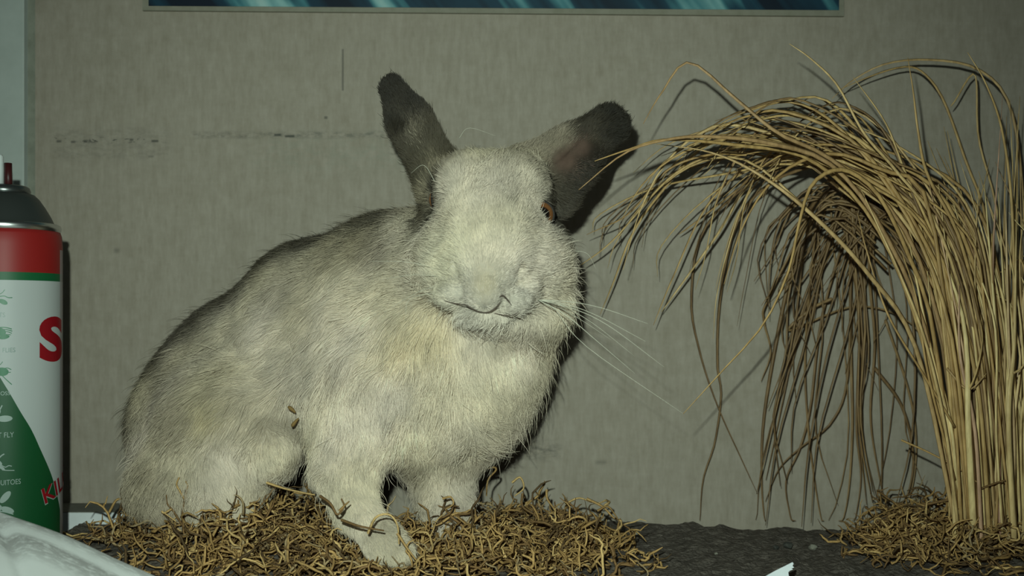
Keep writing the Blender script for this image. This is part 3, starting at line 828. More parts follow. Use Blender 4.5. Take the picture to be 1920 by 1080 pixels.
def rabbit():
    V, Fq = FLD.nets()
    base = Vector((P(600, 0, .73)[0], .73, FT))
    root = empty('rabbit', base)
    m = mat('rabbit_skin', rough=0.9, spec=0.1); t = NT(m)
    at = t.new('ShaderNodeVertexColor', layer_name='coat')
    n = t.noise(t.coord('Object'), 160, 4, 0.6)
    t.color(t.mix(1.0, at.outputs[0], t.ramp(n, [(0.3, (0.72, 0.72, 0.72)), (0.7, (1, 1, 1))]), 'MULTIPLY'))
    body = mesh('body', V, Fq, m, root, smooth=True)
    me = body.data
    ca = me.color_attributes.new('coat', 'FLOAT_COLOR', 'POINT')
    cc = fur_color(V) * (0.50 + 0.35 * np.clip(fur_flow(V)[1] / 0.013, 0, 1))[:, None]; ca.data.foreach_set('color', np.concatenate([cc, np.ones((len(cc), 1))], 1).astype(np.float32).ravel())  # undercoat darkened where fur is short, standing in for self-shade
    # make faces point outwards
    bm = bmesh.new(); bm.from_mesh(me); bmesh.ops.recalc_face_normals(bm, faces=bm.faces[:]); bm.to_mesh(me); bm.free()

    # ---- fur
    tri = np.vstack([Fq[:, [0, 1, 2]], Fq[:, [0, 2, 3]]])
    A, B, C = V[tri[:, 0]], V[tri[:, 1]], V[tri[:, 2]]
    area = 0.5 * np.linalg.norm(np.cross(B - A, C - A), axis=1)
    cen = (A + B + C) / 3; gn = FLD.grad(cen)
    wgt = area * np.where(gn[:, 1] > 0.35, 0.45, 1.0)
    _, Lc, _ = fur_flow(cen)
    wgt = wgt * np.clip(0.010 / np.clip(Lc, 0.003, 1), 0.8, 2.4)
    wgt[cen[:, 2] < FT + 0.003] = 0
    NH = 330000
    ti = R.choice(len(tri), NH, p=wgt / wgt.sum())
    r1 = np.sqrt(R.random(NH))[:, None]; r2 = R.random(NH)[:, None]
    p0 = A[ti] * (1 - r1) + B[ti] * (r1 * (1 - r2)) + C[ti] * (r1 * r2)
    nrm = FLD.grad(p0)
    fl_, L, K = fur_flow(p0)
    # clumps: neighbours share a bend
    c1, c2, c3 = Waves(0.010, 20, 31), Waves(0.010, 20, 32), Waves(0.010, 20, 33)
    k1, k2, k3 = Waves(0.030, 20, 34), Waves(0.030, 20, 35), Waves(0.030, 20, 36)
    cl = np.stack([c1(p0), c2(p0), c3(p0)], 1) * 0.22 + np.stack([k1(p0), k2(p0), k3(p0)], 1) * 0.20
    fl_ = fl_ / (np.linalg.norm(fl_, axis=1)[:, None] + 1e-6) + cl + R.normal(size=(NH, 3)) * 0.16
    tang = fl_ - nrm * (fl_ * nrm).sum(1)[:, None]
    tang /= np.linalg.norm(tang, axis=1)[:, None] + 1e-6
    for (eu, ev, ed, er) in ((1011, 403, .655, 27), (827, 374, .679, 20)):
        near = np.linalg.norm(p0 - P(eu, ev, ed), axis=1) < px(er, ed) * 1.22
        L = np.where(near, 0.0012, L)
    L0 = L.copy()
    K = np.clip(K + R.normal(size=NH) * 0.10, 0.08, 1.2)
    L = L * np.clip(R.normal(1.0, 0.22, NH), 0.35, 1.7)
    stray = R.random(NH) < 0.012; L[stray] *= 1.5; K[stray] += 0.3
    np_ = 5
    ts = np.linspace(0, 1, np_)
    pts = np.zeros((NH, np_, 3))
    for i, tt in enumerate(ts):
        # starts steep, lies down towards the tip
        up = K * (tt - 0.42 * tt * tt) * 1.35; al = tt - 0.30 * (1 - tt) * tt
        pts[:, i] = p0 - nrm * 0.0006 + L[:, None] * (nrm * up[:, None] + tang * (al * (1 - 0.35 * K))[:, None])
    pts[:, 1:, 2] = np.maximum(pts[:, 1:, 2], FT + 0.001)
    hc = bpy.data.hair_curves.new('fur')
    hc.add_curves([np_] * NH)
    loc = (pts - np.array(base)).astype(np.float32)
    hc.attributes['position'].data.foreach_set('vector', loc.ravel())
    rad = np.clip(R.normal(0.00013, 0.00003, NH), 0.00007, 0.00022)
    ra = np.outer(rad, np.array((1.0, 1.0, 0.9, 0.65, 0.2))).astype(np.float32)
    at_r = hc.attributes.get('radius') or hc.attributes.new('radius', 'FLOAT', 'POINT')
    at_r.data.foreach_set('value', ra.ravel())
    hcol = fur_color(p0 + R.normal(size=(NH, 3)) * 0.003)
    tone = (0.70 + 0.31 * np.clip(L0 / 0.013, 0, 1)) * (1 + 0.07 * Waves(0.008, 16, 41)(p0) + 0.05 * Waves(0.022, 16, 43)(p0) + R.normal(size=NH) * 0.09)  # shorter fur coloured darker to make up for its weak self-shadow
    hcol = hcol * np.clip(tone, 0.35, 1.35)[:, None]
    warm = 0.03 * Waves(0.03, 16, 42)(p0)
    hcol[:, 2] *= 1 - warm; hcol = np.clip(hcol, 0.01, 0.9)
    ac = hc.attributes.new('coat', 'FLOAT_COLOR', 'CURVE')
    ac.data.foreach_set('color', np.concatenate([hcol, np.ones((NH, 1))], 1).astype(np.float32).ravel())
    mh = mat('fur_strands', rough=0.55, spec=0.25); t = NT(mh)
    at = t.new('ShaderNodeAttribute', attribute_name='coat')
    t.color(at.outputs['Color'])
    hc.materials.append(mh)
    fur = link(bpy.data.objects.new('fur', hc)); fur.parent = root
    fur.matrix_parent_inverse = Matrix.Identity(4)
    fur['kind'] = 'stuff'

    # ---- eyes
    def eye(u, v, d, look, rpx):
        c = P(u, v, d); r = px(rpx, d)
        me_ = mat('amber_glass_eye', rough=0.08, spec=0.6); t = NT(me_)
        tc = t.new('ShaderNodeTexCoord'); vm = t.new('ShaderNodeVectorMath', operation='NORMALIZE'); t.l(tc.outputs['Object'], vm.inputs[0])
        dt = t.new('ShaderNodeVectorMath', operation='DOT_PRODUCT'); t.l(vm.outputs[0], dt.inputs[0]); dt.inputs[1].default_value = (0, 0, 1)
        t.color(t.ramp(dt.outputs['Value'], [(0.0, (0.012, 0.008, 0.006)), (0.10, (0.05, 0.02, 0.01)), (0.32, (0.30, 0.125, 0.045)), (0.84, (0.20, 0.080, 0.028)), (0.90, (0.012, 0.008, 0.006)), (1.0, (0.006, 0.005, 0.005))]))
        bm = bmesh.new(); bmesh.ops.create_uvsphere(bm, u_segments=32, v_segments=20, radius=r)
        for q in bm.verts:
            if q.co.z > 0: q.co.z *= 1.06
        me2 = bpy.data.meshes.new('eye'); bm.to_mesh(me2); bm.free(); me2.materials.append(me_)
        me2.polygons.foreach_set('use_smooth', [True] * len(me2.polygons))
        o = bpy.data.objects.new('eye', me2); col.objects.link(o); o.parent = root
        o.location = Vector(c) - base
        o.rotation_euler = Vector(look).to_track_quat('Z', 'Y').to_euler()
        # lids
        ring = []; zq = Vector(look).normalized(); xa = zq.orthogonal().normalized(); ya = zq.cross(xa)
        for k in range(25):
            a = 2 * math.pi * k / 24
            ring.append(np.array(Vector(c) + zq * r * 0.42 + (xa * math.cos(a) + ya * math.sin(a)) * r * 0.93))
        V_, F_ = tube(ring, r * 0.13, 6)
        lid = mesh('eyelid', V_, F_, M_lid, None, smooth=True)
        lid.parent = o
        lid.matrix_parent_inverse = (Matrix.Translation(Vector(c)) @ o.rotation_euler.to_matrix().to_4x4()).inverted()
    M_lid = mat('dark_eyelid', (0.02, 0.016, 0.013), 0.7)
    eye(1011, 403, .655, (0.22, -1.0, -0.05), 27)
    eye(827, 374, .679, (-1.0, 0.35, 0.0), 22)
    # ---- mouth seam and nostril
    M_seam = mat('mouth_seam', (0.085, 0.062, 0.048), 0.8)
    def surf_d(u, v):
        ds = np.arange(.59, .70, .0005); pts_ = np.array([P(u, v, d) for d in ds]); i = np.round((pts_ - FLD.lo) / FLD.h).astype(int)
        i = np.clip(i, 0, FLD.n - 1); g = FLD.g[i[:, 0], i[:, 1], i[:, 2]]
        return ds[np.argmax(g < 0)] if (g < 0).any() else .65
    def seam(name, pix, r):
        pth = catmull([P(u, v, min(surf_d(u + du, v + dv) for du in (-8, 0, 8) for dv in (-8, 0, 8)) - 0.0004) for u, v in pix], 28)
        V_, F_ = tube(pth, np.interp(np.linspace(0, 1, 28), [0, .2, .8, 1], [r * .35, r, r, r * .35]), 5)
        mesh(name, V_, F_, M_seam, root, smooth=True)
    seam('mouth_seam', [(833, 563), (848, 568), (872, 572), (884, 578), (897, 584), (908, 586), (919, 584), (931, 575), (940, 563)], .00036)
    seam('lip_seam', [(926, 587), (945, 591), (962, 591), (973, 584)], .00030)
    seam('nostril', [(936, 557), (942, 554), (948, 558), (953, 564), (959, 572)], .00045)

    # ---- whiskers
    M_wh = mat('whisker', (0.62, 0.58, 0.47), 0.5)
    def whisk(pix, r=.00028):
        pth = catmull([P(*p_) for p_ in pix], 16)
        V_, F_ = tube(pth, np.linspace(r, r * .25, 16), 4)
        mesh('whisker', V_, F_, M_wh, root, smooth=True)
    s = (1008, 562, .628)
    for e1, e2, e3 in (((1070, 566, .62), (1130, 578, .61), (1215, 607, .605)), ((1060, 570, .62), (1120, 592, .61), (1210, 640, .60)), ((1070, 577, .615), (1140, 610, .605), (1245, 688, .60)),
                       ((1050, 572, .63), (1110, 605, .635), (1190, 668, .64)), ((1060, 590, .62), (1120, 640, .615), (1190, 700, .61)), ((1045, 575, .64), (1090, 600, .65), (1150, 640, .66)), ((1040, 580, .64), (1100, 650, .63), (1280, 775, .62))):
        whisk([s, e1, e2, e3])
    for e0, e1, e2 in (((836, 520, .632), (780, 515, .62), (715, 524, .61)), ((838, 535, .63), (790, 545, .615), (720, 585, .60)), ((835, 510, .634), (770, 492, .62), (690, 490, .62)), ((832, 560, .63), (826, 585, .62), (816, 602, .615)), ((840, 545, .63), (770, 560, .62), (760, 600, .62)),
                       ((1065, 470, .665), (1100, 475, .66), (1118, 505, .66)), ((818, 345, .66), (795, 310, .66), (770, 325, .66)), ((860, 260, .685), (880, 240, .68), (930, 255, .68))):
        whisk([e0, e1, e2], .00018)
    # fleck of moss caught in the coat
    M_fl = mat('moss_fleck', (0.20, 0.12, 0.04), 0.8)
    for pts_ in ([(540, 762), (548, 768), (554, 774)], [(547, 800), (552, 793), (560, 784)]):
        pth = catmull([P(u, v, .682) for u, v in pts_], 8); V_, F_ = tube(pth, [.0006, .0012, .0014, .0013, .0012, .001, .0008, .0004], 5); mesh('moss_fleck', V_, F_, M_fl, root, smooth=True)
    tag(root, 'stuffed cream and grey rabbit sitting on moss, its head turned to the camera', 'rabbit')


rabbit()


# ---------------------------------------------------------------- moss
def moss_material():
    m = mat('dried_moss', rough=0.75, spec=0.25); t = NT(m)
    at = t.new('ShaderNodeVertexColor', layer_name='tone')
    n = t.noise(t.coord('Object'), 500, 3, 0.6)
    t.color(t.mix(1.0, at.outputs[0], t.ramp(n, [(0.3, (0.65, 0.65, 0.65)), (0.7, (1.1, 1.1, 1.1))]), 'MULTIPLY'))
    return m


M_moss = moss_material()
TONES = np.array([(0.41, 0.248, 0.094), (0.29, 0.168, 0.060), (0.18, 0.100, 0.039), (0.53, 0.345, 0.142), (0.10, 0.058, 0.025), (0.33, 0.230, 0.120)]) * 1.18


def moss(name, blobs, count, label, extra=(), seed=1):
    """curly root-like strands heaped on the foam; blobs: u, v(ground), spread x m, spread y m, heap m, share"""
    g = np.random.default_rng(seed)
    Vs, Fs, Cs = [], [], []; off = 0
    share = np.array([b[5] for b in blobs], float); share /= share.sum()
    zz_lo = FT
    def inside(p):   # distance field of the rabbit at a point
        i = np.round((p - FLD.lo) / FLD.h).astype(int)
        if (i < 0).any() or (i >= FLD.n).any(): return 0.05
        return float(FLD.g[i[0], i[1], i[2]])
    def add(path, r, tone):
        nonlocal off
        V_, F_ = tube(path, r, 4, closed=False)
        Vs.append(V_); Fs.append(np.array(F_) + off); Cs.append(np.repeat(tone[None], len(V_), 0)); off += len(V_)
    made = 0
    while made < count:
        b = blobs[g.choice(len(blobs), p=share)]
        d = (ZC - FT) * F / (b[1] - HZ); c = P(b[0], b[1], d)
        q = g.normal(size=2) * 0.5; q = np.clip(q, -1.1, 1.1)
        x, y = c[0] + q[0] * b[2], c[1] + q[1] * b[3]
        if y > 0.835 or math.hypot(x + 0.351, y - 0.69) < 0.062: continue
        h = b[4] * max(0.0, 1 - (q @ q) * 0.8) * g.random() ** 0.8 + 0.0015
        n = int(g.integers(7, 12)); L = g.uniform(0.012, 0.042); step = L / n
        a = g.uniform(0, 6.28); el = g.normal() * 0.45; curl = g.normal() * 0.5; p = np.array((x, y, gz(x, y) + h)); path = [p.copy()]
        for k in range(n):
            a += curl + g.normal() * 0.42; el = el * 0.8 + g.normal() * 0.38
            p = p + step * np.array((math.cos(a) * math.cos(el), math.sin(a) * math.cos(el), math.sin(el)))
            if p[2] < gz(p[0], p[1]) + 0.0012: p[2] = gz(p[0], p[1]) + 0.0012; el = abs(el) * .5
            path.append(p.copy())
        path = np.array(path)
        if inside(path[0]) < 0.001 or inside(path[len(path) // 2]) < 0.001 or inside(path[-1]) < 0.0: 
            if g.random() < 0.985: made += 0.2; continue
        if path[:, 1].max() > 0.85: continue
        r0 = g.uniform(0.0005, 0.00115)
        r = r0 * np.interp(np.linspace(0, 1, len(path)), [0, .2, .75, 1], [.5, 1, .9, .3])
        tone = TONES[g.choice(len(TONES), p=(.22, .24, .22, .10, .14, .08))] * g.uniform(0.8, 1.2)
        add(path, r, tone)
        if g.random() < 0.45:   # side branch
            k = len(path) // 2; dr = path[k + 1] - path[k]; dr /= np.linalg.norm(dr); sd = np.cross(dr, g.normal(size=3)); sd /= np.linalg.norm(sd)
            bp = [path[k] + (dr * 0.55 + sd) * 0.0028 * e + g.normal(size=3) * 0.0006 * e for e in range(4)]
            add(np.array(bp), r0 * np.array((.9, .8, .65, .3)), tone)
        made += 1
    for pix, r in extra:
        path = catmull([P(*p_) for p_ in pix], 14); add(path, r * np.linspace(1, .5, 14), TONES[g.integers(0, 4)])
    V = np.vstack(Vs); Fc = np.vstack(Fs)
    o = mesh(name, V, Fc, M_moss, smooth=True)
    ca = o.data.color_attributes.new('tone', 'FLOAT_COLOR', 'POINT')
    C_ = np.vstack(Cs); ca.data.foreach_set('color', np.concatenate([C_, np.ones((len(C_), 1))], 1).astype(np.float32).ravel())
    tag(o, label, 'moss', kind='stuff')


moss('moss_bed', [
    (300, 1020, .060, .045, .010, 1.0), (420, 1040, .075, .050, .009, 1.4), (560, 1010, .050, .050, .024, 1.7), (620, 1045, .050, .040, .020, 1.3),
    (560, 1075, .090, .040, .010, 1.5), (800, 1050, .060, .045, .012, 1.5), (900, 1040, .070, .050, .012, 1.8), (1010, 1030, .060, .050, .016, 1.6),
    (1080, 1020, .035, .045, .022, 1.5), (970, 1000, .045, .030, .024, 1.2), (1050, 1060, .045, .040, .012, 1.2), (700, 1080, .100, .030, .010, 1.2),
    (400, 1075, .080, .030, .008, 1.0), (230, 1025, .035, .030, .010, .6), (920, 1075, .090, .030, .010, 1.0), (760, 1015, .03, .03, .014, .5),
    (345, 1040, .035, .02, .020, .7), (430, 1050, .03, .018, .028, 1.0), (860, 1042, .04, .016, .030, 1.2), (480, 1040, .03, .018, .026, .7), (920, 1020, .035, .02, .024, .8), (480, 1022, .03, .025, .016, .6), (850, 1020, .04, .02, .016, .5), (1090, 1045, .03, .03, .016, .8)],
    2500, 'tangled brown dried moss bed around the rabbit\'s feet', [
        ([(345, 995, .70), (343, 960, .70), (347, 935, .695), (352, 910, .695)], .0014), ([(347, 938, .696), (338, 922, .695), (331, 908, .695), (336, 895, .695)], .0009),
        ([(349, 925, .695), (352, 912, .695), (348, 902, .695)], .0008), ([(342, 985, .70), (325, 958, .698), (314, 945, .698), (312, 928, .698)], .0008), ([(322, 954, .698), (308, 962, .698), (304, 959, .698), (330, 978, .699)], .0009),
        ([(205, 960, .75), (218, 938, .75), (232, 936, .75), (250, 940, .75), (266, 944, .75)], .0011), ([(690, 1000, .64), (705, 970, .635), (730, 965, .635), (745, 985, .635), (748, 1020, .637)], .0010),
        ([(745, 1000, .635), (765, 1030, .635), (780, 1050, .636)], .0010), ([(600, 930, .65), (620, 945, .64), (632, 965, .638), (645, 950, .638), (640, 935, .64)], .0010), ([(636, 958, .638), (648, 946, .638), (655, 940, .64)], .0008),
        ([(500, 905, .69), (530, 915, .685), (560, 922, .68), (590, 928, .675)], .0010), ([(1025, 918, .75), (1026, 935, .75), (1036, 950, .75), (1044, 962, .75)], .0011), ([(980, 925, .75), (980, 950, .748), (1005, 968, .745), (998, 985, .745)], .0011),
        ([(905, 880, .745), (925, 876, .745), (930, 882, .745), (915, 900, .745), (912, 930, .745)], .0011), ([(960, 905, .75), (975, 895, .75), (982, 915, .75), (965, 930, .75)], .0010), ([(830, 935, .69), (845, 932, .688), (850, 945, .688), (835, 955, .69)], .0009),
        ([(1100, 935, .745), (1130, 950, .743), (1150, 970, .742), (1166, 976, .742)], .0011), ([(1060, 945, .75), (1085, 934, .748), (1110, 942, .747)], .0010), ([(1120, 958, .74), (1140, 950, .74), (1158, 972, .74)], .0010), ([(640, 975, .645), (668, 985, .638), (690, 990, .637), (720, 995, .635)], .0010),
    ], seed=5)
moss('moss_patch', [
    (1690, 1030, .035, .030, .014, 1.3), (1780, 1025, .045, .030, .020, 1.6), (1700, 1000, .035, .020, .028, 1.0), (1860, 1040, .06, .030, .014, 1.2), (1780, 1060, .05, .025, .010, 1.0),
    (1900, 1025, .05, .03, .018, 1.0), (1655, 1035, .018, .02, .010, .6), (1760, 1000, .05, .018, .030, .8)],
    800, 'brown dried moss clump at the foot of the dried grass', [
        ([(1740, 945, .75), (1800, 932, .735), (1850, 912, .72), (1885, 900, .71)], .0012), ([(1615, 985, .77), (1660, 960, .76), (1700, 945, .755)], .0006),
        ([(1690, 825, .75), (1745, 850, .74), (1800, 880, .725), (1832, 904, .715)], .0009)], seed=9)


# ---------------------------------------------------------------- dried grass
def straw_material(name, stops):
    m = mat(name, rough=0.5, spec=0.35); t = NT(m)
    oi = t.new('ShaderNodeObjectInfo')
    c = t.ramp(oi.outputs['Random'], stops)
    n = t.noise(t.coord('Object', (1, 1, 0.25)), 220, 3, 0.6)
    t.color(t.mix(1.0, c, t.ramp(n, [(0.3, (0.6, 0.56, 0.52)), (0.7, (1.1, 1.1, 1.1))]), 'MULTIPLY'))
    return m


M_straw = straw_material('straw', [(0, (0.50, 0.31, 0.12)), (.3, (0.60, 0.40, 0.165)), (.55, (0.42, 0.25, 0.092)), (.8, (0.68, 0.47, 0.215)), (1, (0.36, 0.205, 0.095))])
M_stalk = straw_material('straw_stalk', [(0, (0.76, 0.54, 0.23)), (.3, (0.86, 0.66, 0.33)), (.55, (0.66, 0.44, 0.19)), (.8, (0.84, 0.62, 0.30)), (1, (0.56, 0.32, 0.22))])
M_brown = straw_material('brown_straw', [(0, (0.20, 0.118, 0.052)), (.3, (0.28, 0.168, 0.072)), (.55, (0.155, 0.088, 0.040)), (.8, (0.32, 0.20, 0.09)), (1, (0.18, 0.106, 0.052))])


def grass():
    base = P(1850, 1000, .745); base[2] = FT
    root = empty('dried_grass', base)
    g = np.random.default_rng(17)
    U = g.uniform
    def blade(pix, r0, r1, m, n=16, flat=0.6):
        pth = catmull([P(*p_) for p_ in pix], n)
        pth[:, 1] = np.minimum(pth[:, 1], WALL - 0.0035)
        pth[:, 2] = np.maximum(pth[:, 2], FT - 0.004)
        d = pix[0][2]
        rr = np.interp(np.linspace(0, 1, n), [0, .5, .9, 1], [r0, (r0 * .7 + r1 * .3), r1, r1 * .4]) * d / F
        V_, F_ = tube(pth, rr, 5, flat)
        mesh('blade', V_, F_, m, root, smooth=True)
    def gv(d): return HZ + (ZC - FT) * F / d + 4
    # E: thick stalks filling the body of the clump
    for k in range(60):
        f = (k + U(0, 1)) / 60
        d = U(.710, .780); ub = 1790 + 165 * f + U(-9, 9)
        lean = (1 - f) * 62 - 14 * f
        ve = U(330, 600); j = U(-22, 22)
        ue = ub - lean * (1000 - ve) / 520 - U(-15, 60) * (1 - f * .6) + j
        wd = U(3.4, 5.5) if k % 3 else U(6.5, 9.0)
        blade([(ub, gv(d), d), (ub - lean * .22 + U(-12, 12), 810 + U(-30, 30), d - U(0, .012)), (ub - lean * .62 + j * .6 + U(-14, 14), 630 + U(-40, 40), d - U(0, .014)), (ue, ve, d + U(-.015, .015))], wd, U(1.6, 2.6), M_stalk, 16, U(.3, .7))
    # A: the main arch to the left
    for k in range(46):
        f = U(0, 1); d = U(.715, .77)
        ub = 1794 + 135 * f
        ua = U(1370, 1600); va = U(180, 300) + max(0, (1500 - ua)) * .12
        u1 = 1770 + 115 * f + U(-14, 14); u2 = 1690 + 115 * f + U(-25, 25); v2 = 400 + U(-35, 45)
        um = ua + (u2 - ua) * U(.42, .55); vm = va + (v2 - va) * U(.26, .36)
        dd = U(-.02, .04); fall = U(.5, 1.5)
        pts = [(ub, gv(d), d), (u1, 650 + U(-40, 40), d - U(0, .01)), (u2, v2, d - .01 + dd * .3), (um, vm, d - .01 + dd * .6), (ua, va, d + dd)]
        stop = U(0, 1); st = U(60, 95)
        if stop > .15: pts.append((ua - st, va + 14 * fall, d + dd * 1.15))
        if stop > .35: pts.append((ua - st * 1.8, va + 52 * fall, d + dd * 1.3))
        if stop > .60: pts.append((ua - st * 2.4, va + 112 * fall, d + dd * 1.4))
        if stop > .82: pts.append((ua - st * 2.8, va + 185 * fall, d + dd * 1.5))
        blade(pts, U(3.0, 5.6), 1.2, M_straw if k % 4 else M_brown, 24)
    # B: strands arching over behind and hanging down along the wall
    for k in range(30):
        ut = U(1520, 1690); vt = U(335, 400); dw = U(.812, .848)
        vend = U(560, 1000) if k % 3 else U(900, 1010)
        ue = (1440, 1462, 1498, 1520, 1592, 1608, 1622, 1648, 1690)[k % 9] + U(-14, 14)
        ut = min(max(ut, ue - 10), ue + 130)
        um = ut + (ue - ut) * .55 + U(-22, 22)
        ue2 = ue + U(-35, 45)
        blade([(U(1800, 1870), 985, .785), (U(1765, 1830), 640, .795), (ut + U(70, 110), vt + 35, .805), (ut + 28, vt - U(0, 22), dw - .008), (ut - 12, vt + 40, dw - .003),
               (um, vt + (vend - vt) * .42, dw), (ue + U(-14, 14), vt + (vend - vt) * .75, dw), (ue2, vend, dw + .003)], U(2.8, 4.0), 1.6, M_brown, 24)
    # fringe of short brown drooping tips at the head of the hanging strands
    for k in range(24):
        ut = U(1470, 1640); vt = U(330, 420); dw = U(.80, .845)
        blade([(ut + U(130, 190), vt + U(40, 90), .80), (ut + U(50, 80), vt + U(-20, 20), dw - .01), (ut, vt + U(0, 40), dw - .004), (ut - U(15, 60), vt + U(60, 120), dw), (ut - U(30, 90), vt + U(120, 220), dw)], 3.0, 1.1, M_brown, 14)
    # long thin strands falling from the arch to the left
    for k in range(15):
        ua = U(1400, 1560); va = U(225, 310); de = U(.77, .835); ue = U(1090, 1400); ve = U(400, 600) if ue < 1300 else U(480, 640)
        blade([(ua + U(120, 190), va + U(70, 110), .735), (ua, va, .745), (ua + (ue - ua) * .38, va + U(5, 35), .75 + (de - .75) * .5), (ua + (ue - ua) * .72, va + (ve - va) * .36, de - .005), (ue + U(5, 25), va + (ve - va) * .75, de), (ue, ve, de + .004)], U(2.4, 3.4), 1.1, M_straw if k % 2 else M_brown, 20)
    # C: chosen strands
    S = M_straw; Bn = M_brown
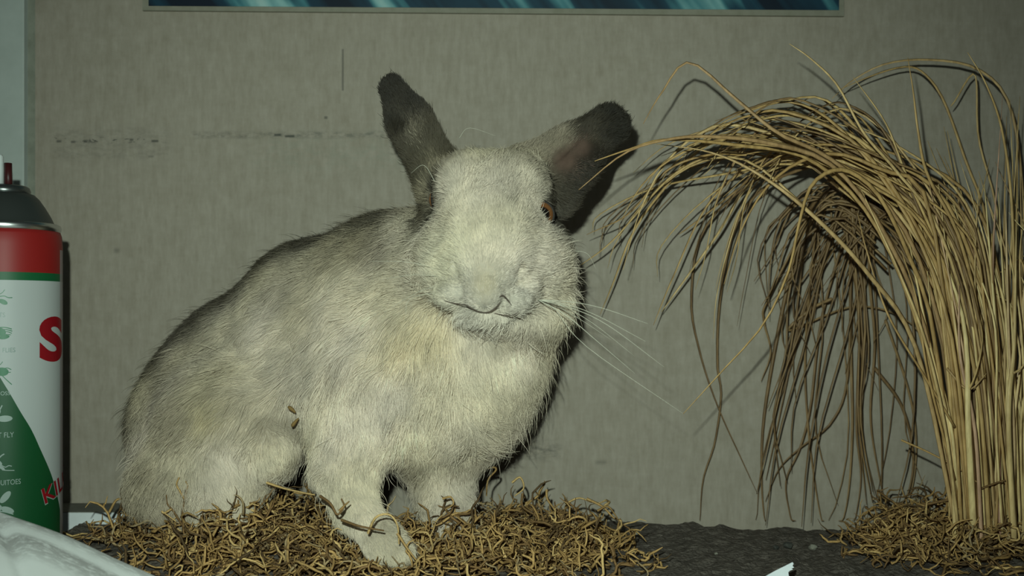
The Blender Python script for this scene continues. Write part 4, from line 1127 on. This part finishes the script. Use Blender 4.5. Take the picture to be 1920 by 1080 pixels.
    for pix, r, m in [
        ([(1830, 1000, .74), (1770, 640, .73), (1690, 420, .72), (1560, 300, .70), (1460, 250, .69), (1380, 186, .69), (1292, 117, .69), (1240, 175, .69), (1206, 232, .69)], 5, S),
        ([(1800, 1000, .73), (1740, 640, .72), (1660, 440, .70), (1560, 310, .69), (1440, 268, .67), (1330, 256, .66), (1250, 262, .65), (1170, 288, .64), (1085, 356, .635)], 5.5, S),
        ([(1810, 1000, .73), (1730, 640, .72), (1640, 420, .71), (1520, 300, .70), (1380, 272, .68), (1250, 262, .66), (1180, 280, .65), (1115, 302, .645)], 5, S),
        ([(1795, 1000, .73), (1720, 660, .71), (1625, 510, .69), (1520, 400, .68), (1420, 325, .68), (1330, 285, .69), (1230, 270, .70)], 5.5, S),
        ([(1798, 1000, .73), (1750, 620, .715), (1700, 470, .70), (1650, 370, .69), (1600, 325, .685), (1560, 320, .68), (1520, 350, .675), (1498, 420, .67), (1478, 510, .665), (1430, 610, .66), (1350, 700, .655), (1281, 776, .65)], 5, S),
        ([(1850, 1000, .74), (1820, 640, .73), (1760, 430, .71), (1680, 320, .70), (1620, 250, .69), (1570, 160, .685), (1520, 110, .68), (1480, 82, .68)], 4, S),
        ([(1860, 1000, .74), (1840, 640, .73), (1800, 450, .71), (1740, 330, .70), (1722, 250, .69), (1712, 170, .69), (1702, 108, .69)], 4.5, S),
        ([(1885, 1000, .74), (1900, 640, .73), (1898, 400, .72), (1880, 250, .71), (1850, 160, .70), (1814, 98, .70)], 4, S),
        ([(1840, 1000, .74), (1800, 640, .73), (1760, 470, .72), (1700, 330, .71), (1660, 230, .71), (1600, 145, .71)], 4, S),
        ([(1880, 1000, .77), (1860, 640, .78), (1850, 420, .79), (1810, 300, .80), (1770, 190, .80), (1735, 140, .80), (1700, 125, .80), (1640, 140, .80), (1570, 170, .805)], 4, S),
        ([(1915, 1000, .76), (1925, 600, .78), (1915, 330, .79), (1890, 190, .79), (1830, 128, .79), (1740, 112, .79), (1660, 120, .79), (1600, 150, .80), (1560, 185, .80)], 4, S),
        ([(1900, 1000, .76), (1895, 640, .78), (1870, 400, .79), (1835, 260, .80), (1828, 140, .80), (1790, 190, .80), (1782, 200, .80)], 3.2, S),
        ([(1400, 290, .74), (1330, 290, .76), (1250, 320, .77), (1180, 400, .78), (1100, 440, .79)], 3.5, S),
        ([(1500, 260, .74), (1370, 280, .77), (1260, 330, .78), (1150, 450, .79), (1085, 500, .80)], 3.5, S),
        ([(1560, 280, .75), (1430, 300, .77), (1330, 380, .79), (1262, 520, .80), (1225, 610, .80)], 3, S),
        ([(1480, 250, .75), (1330, 270, .78), (1240, 360, .80), (1185, 440, .81), (1150, 530, .815), (1125, 590, .82)], 4, S),
        ([(1520, 290, .76), (1410, 340, .79), (1345, 440, .81), (1280, 530, .82), (1240, 585, .825)], 3.5, S),
        ([(1560, 300, .77), (1450, 340, .80), (1380, 420, .82), (1350, 560, .84), (1345, 680, .845), (1352, 740, .845), (1340, 830, .847), (1318, 900, .847), (1312, 985, .848)], 3.6, Bn),
        ([(1570, 300, .77), (1430, 330, .80), (1320, 430, .83), (1296, 560, .84), (1312, 660, .845), (1345, 760, .846), (1390, 860, .847), (1420, 925, .847)], 3.2, Bn),
        ([(1540, 290, .77), (1450, 300, .79), (1390, 350, .81), (1300, 420, .82), (1272, 440, .825)], 3, S),
        ([(1600, 330, .80), (1520, 390, .83), (1480, 520, .845), (1435, 760, .848), (1428, 900, .848), (1436, 1000, .848)], 4.6, Bn),
        ([(1620, 350, .80), (1560, 430, .83), (1500, 600, .845), (1470, 740, .848), (1436, 900, .848)], 3.8, Bn),
        ([(1640, 350, .80), (1600, 450, .83), (1590, 700, .845), (1560, 790, .848), (1500, 840, .848), (1460, 880, .848), (1435, 940, .848)], 3.6, Bn),
        ([(1640, 350, .80), (1590, 430, .83), (1540, 600, .845), (1520, 760, .847), (1500, 840, .848), (1474, 900, .848), (1480, 960, .848), (1492, 1000, .848)], 3.8, Bn),
        ([(1650, 360, .80), (1600, 440, .83), (1595, 620, .845), (1598, 800, .847), (1590, 930, .848), (1572, 1005, .848)], 4.6, Bn),
        ([(1660, 360, .80), (1620, 440, .83), (1612, 640, .845), (1606, 800, .847), (1614, 900, .848), (1598, 1005, .848)], 4.8, Bn),
        ([(1670, 370, .80), (1630, 480, .83), (1640, 640, .845), (1632, 780, .847), (1648, 890, .848), (1664, 960, .848)], 4, Bn),
        ([(1660, 600, .83), (1700, 720, .84), (1716, 800, .845), (1716, 880, .846), (1700, 960, .845)], 3.4, Bn),
        ([(1640, 690, .84), (1690, 760, .84), (1712, 850, .843), (1704, 920, .845), (1680, 960, .845)], 4, Bn),
        ([(1560, 560, .83), (1520, 580, .84), (1480, 620, .845), (1600, 575, .845), (1700, 600, .84), (1760, 680, .83)], 3.2, Bn),
        ([(1520, 400, .82), (1440, 560, .835), (1432, 600, .84), (1445, 660, .845), (1427, 715, .846)], 3, Bn),
        ([(1530, 420, .82), (1510, 650, .845), (1515, 800, .847), (1530, 920, .848), (1545, 1000, .848)], 3, Bn),
        ([(1797, 990, .72), (1772, 800, .70), (1735, 640, .69), (1690, 520, .685), (1640, 410, .69), (1612, 350, .70)], 4, S),
        ([(1790, 800, .71), (1730, 700, .70), (1665, 590, .695), (1625, 470, .695), (1608, 400, .70)], 3, S),
        ([(1790, 900, .715), (1740, 700, .70), (1718, 560, .695), (1690, 470, .69)], 3.4, S)]:
        blade(pix, r, 1.4, m, 30)
    # upright blades on the right side, some leaving the frame
    for k in range(34):
        d = U(.72, .80); ub = U(1830, 1960); ve = U(180, 520)
        ue = ub + U(-70, 25) - (60 if ve < 320 and k % 2 else 0)
        blade([(ub, gv(d), d), (ub + U(-8, 12), 720, d), (ub + U(-18, 14), 500, d - .004), (ue, ve, d + U(-.01, .01))], U(3.2, 5), 1.2, M_straw if k % 3 else M_stalk)
    # short crossing dry leaves
    for pix in ([(1900, 700, .70), (1915, 690, .70), (1935, 660, .70)], [(1810, 745, .71), (1830, 700, .705), (1842, 640, .705), (1838, 600, .71)], [(1775, 690, .715), (1815, 730, .71), (1850, 700, .71)]):
        blade(pix, 2.6, 1.2, M_straw, 10)
    tag(root, 'tall clump of dried straw grass arching to the left at the right edge', 'grass')


grass()
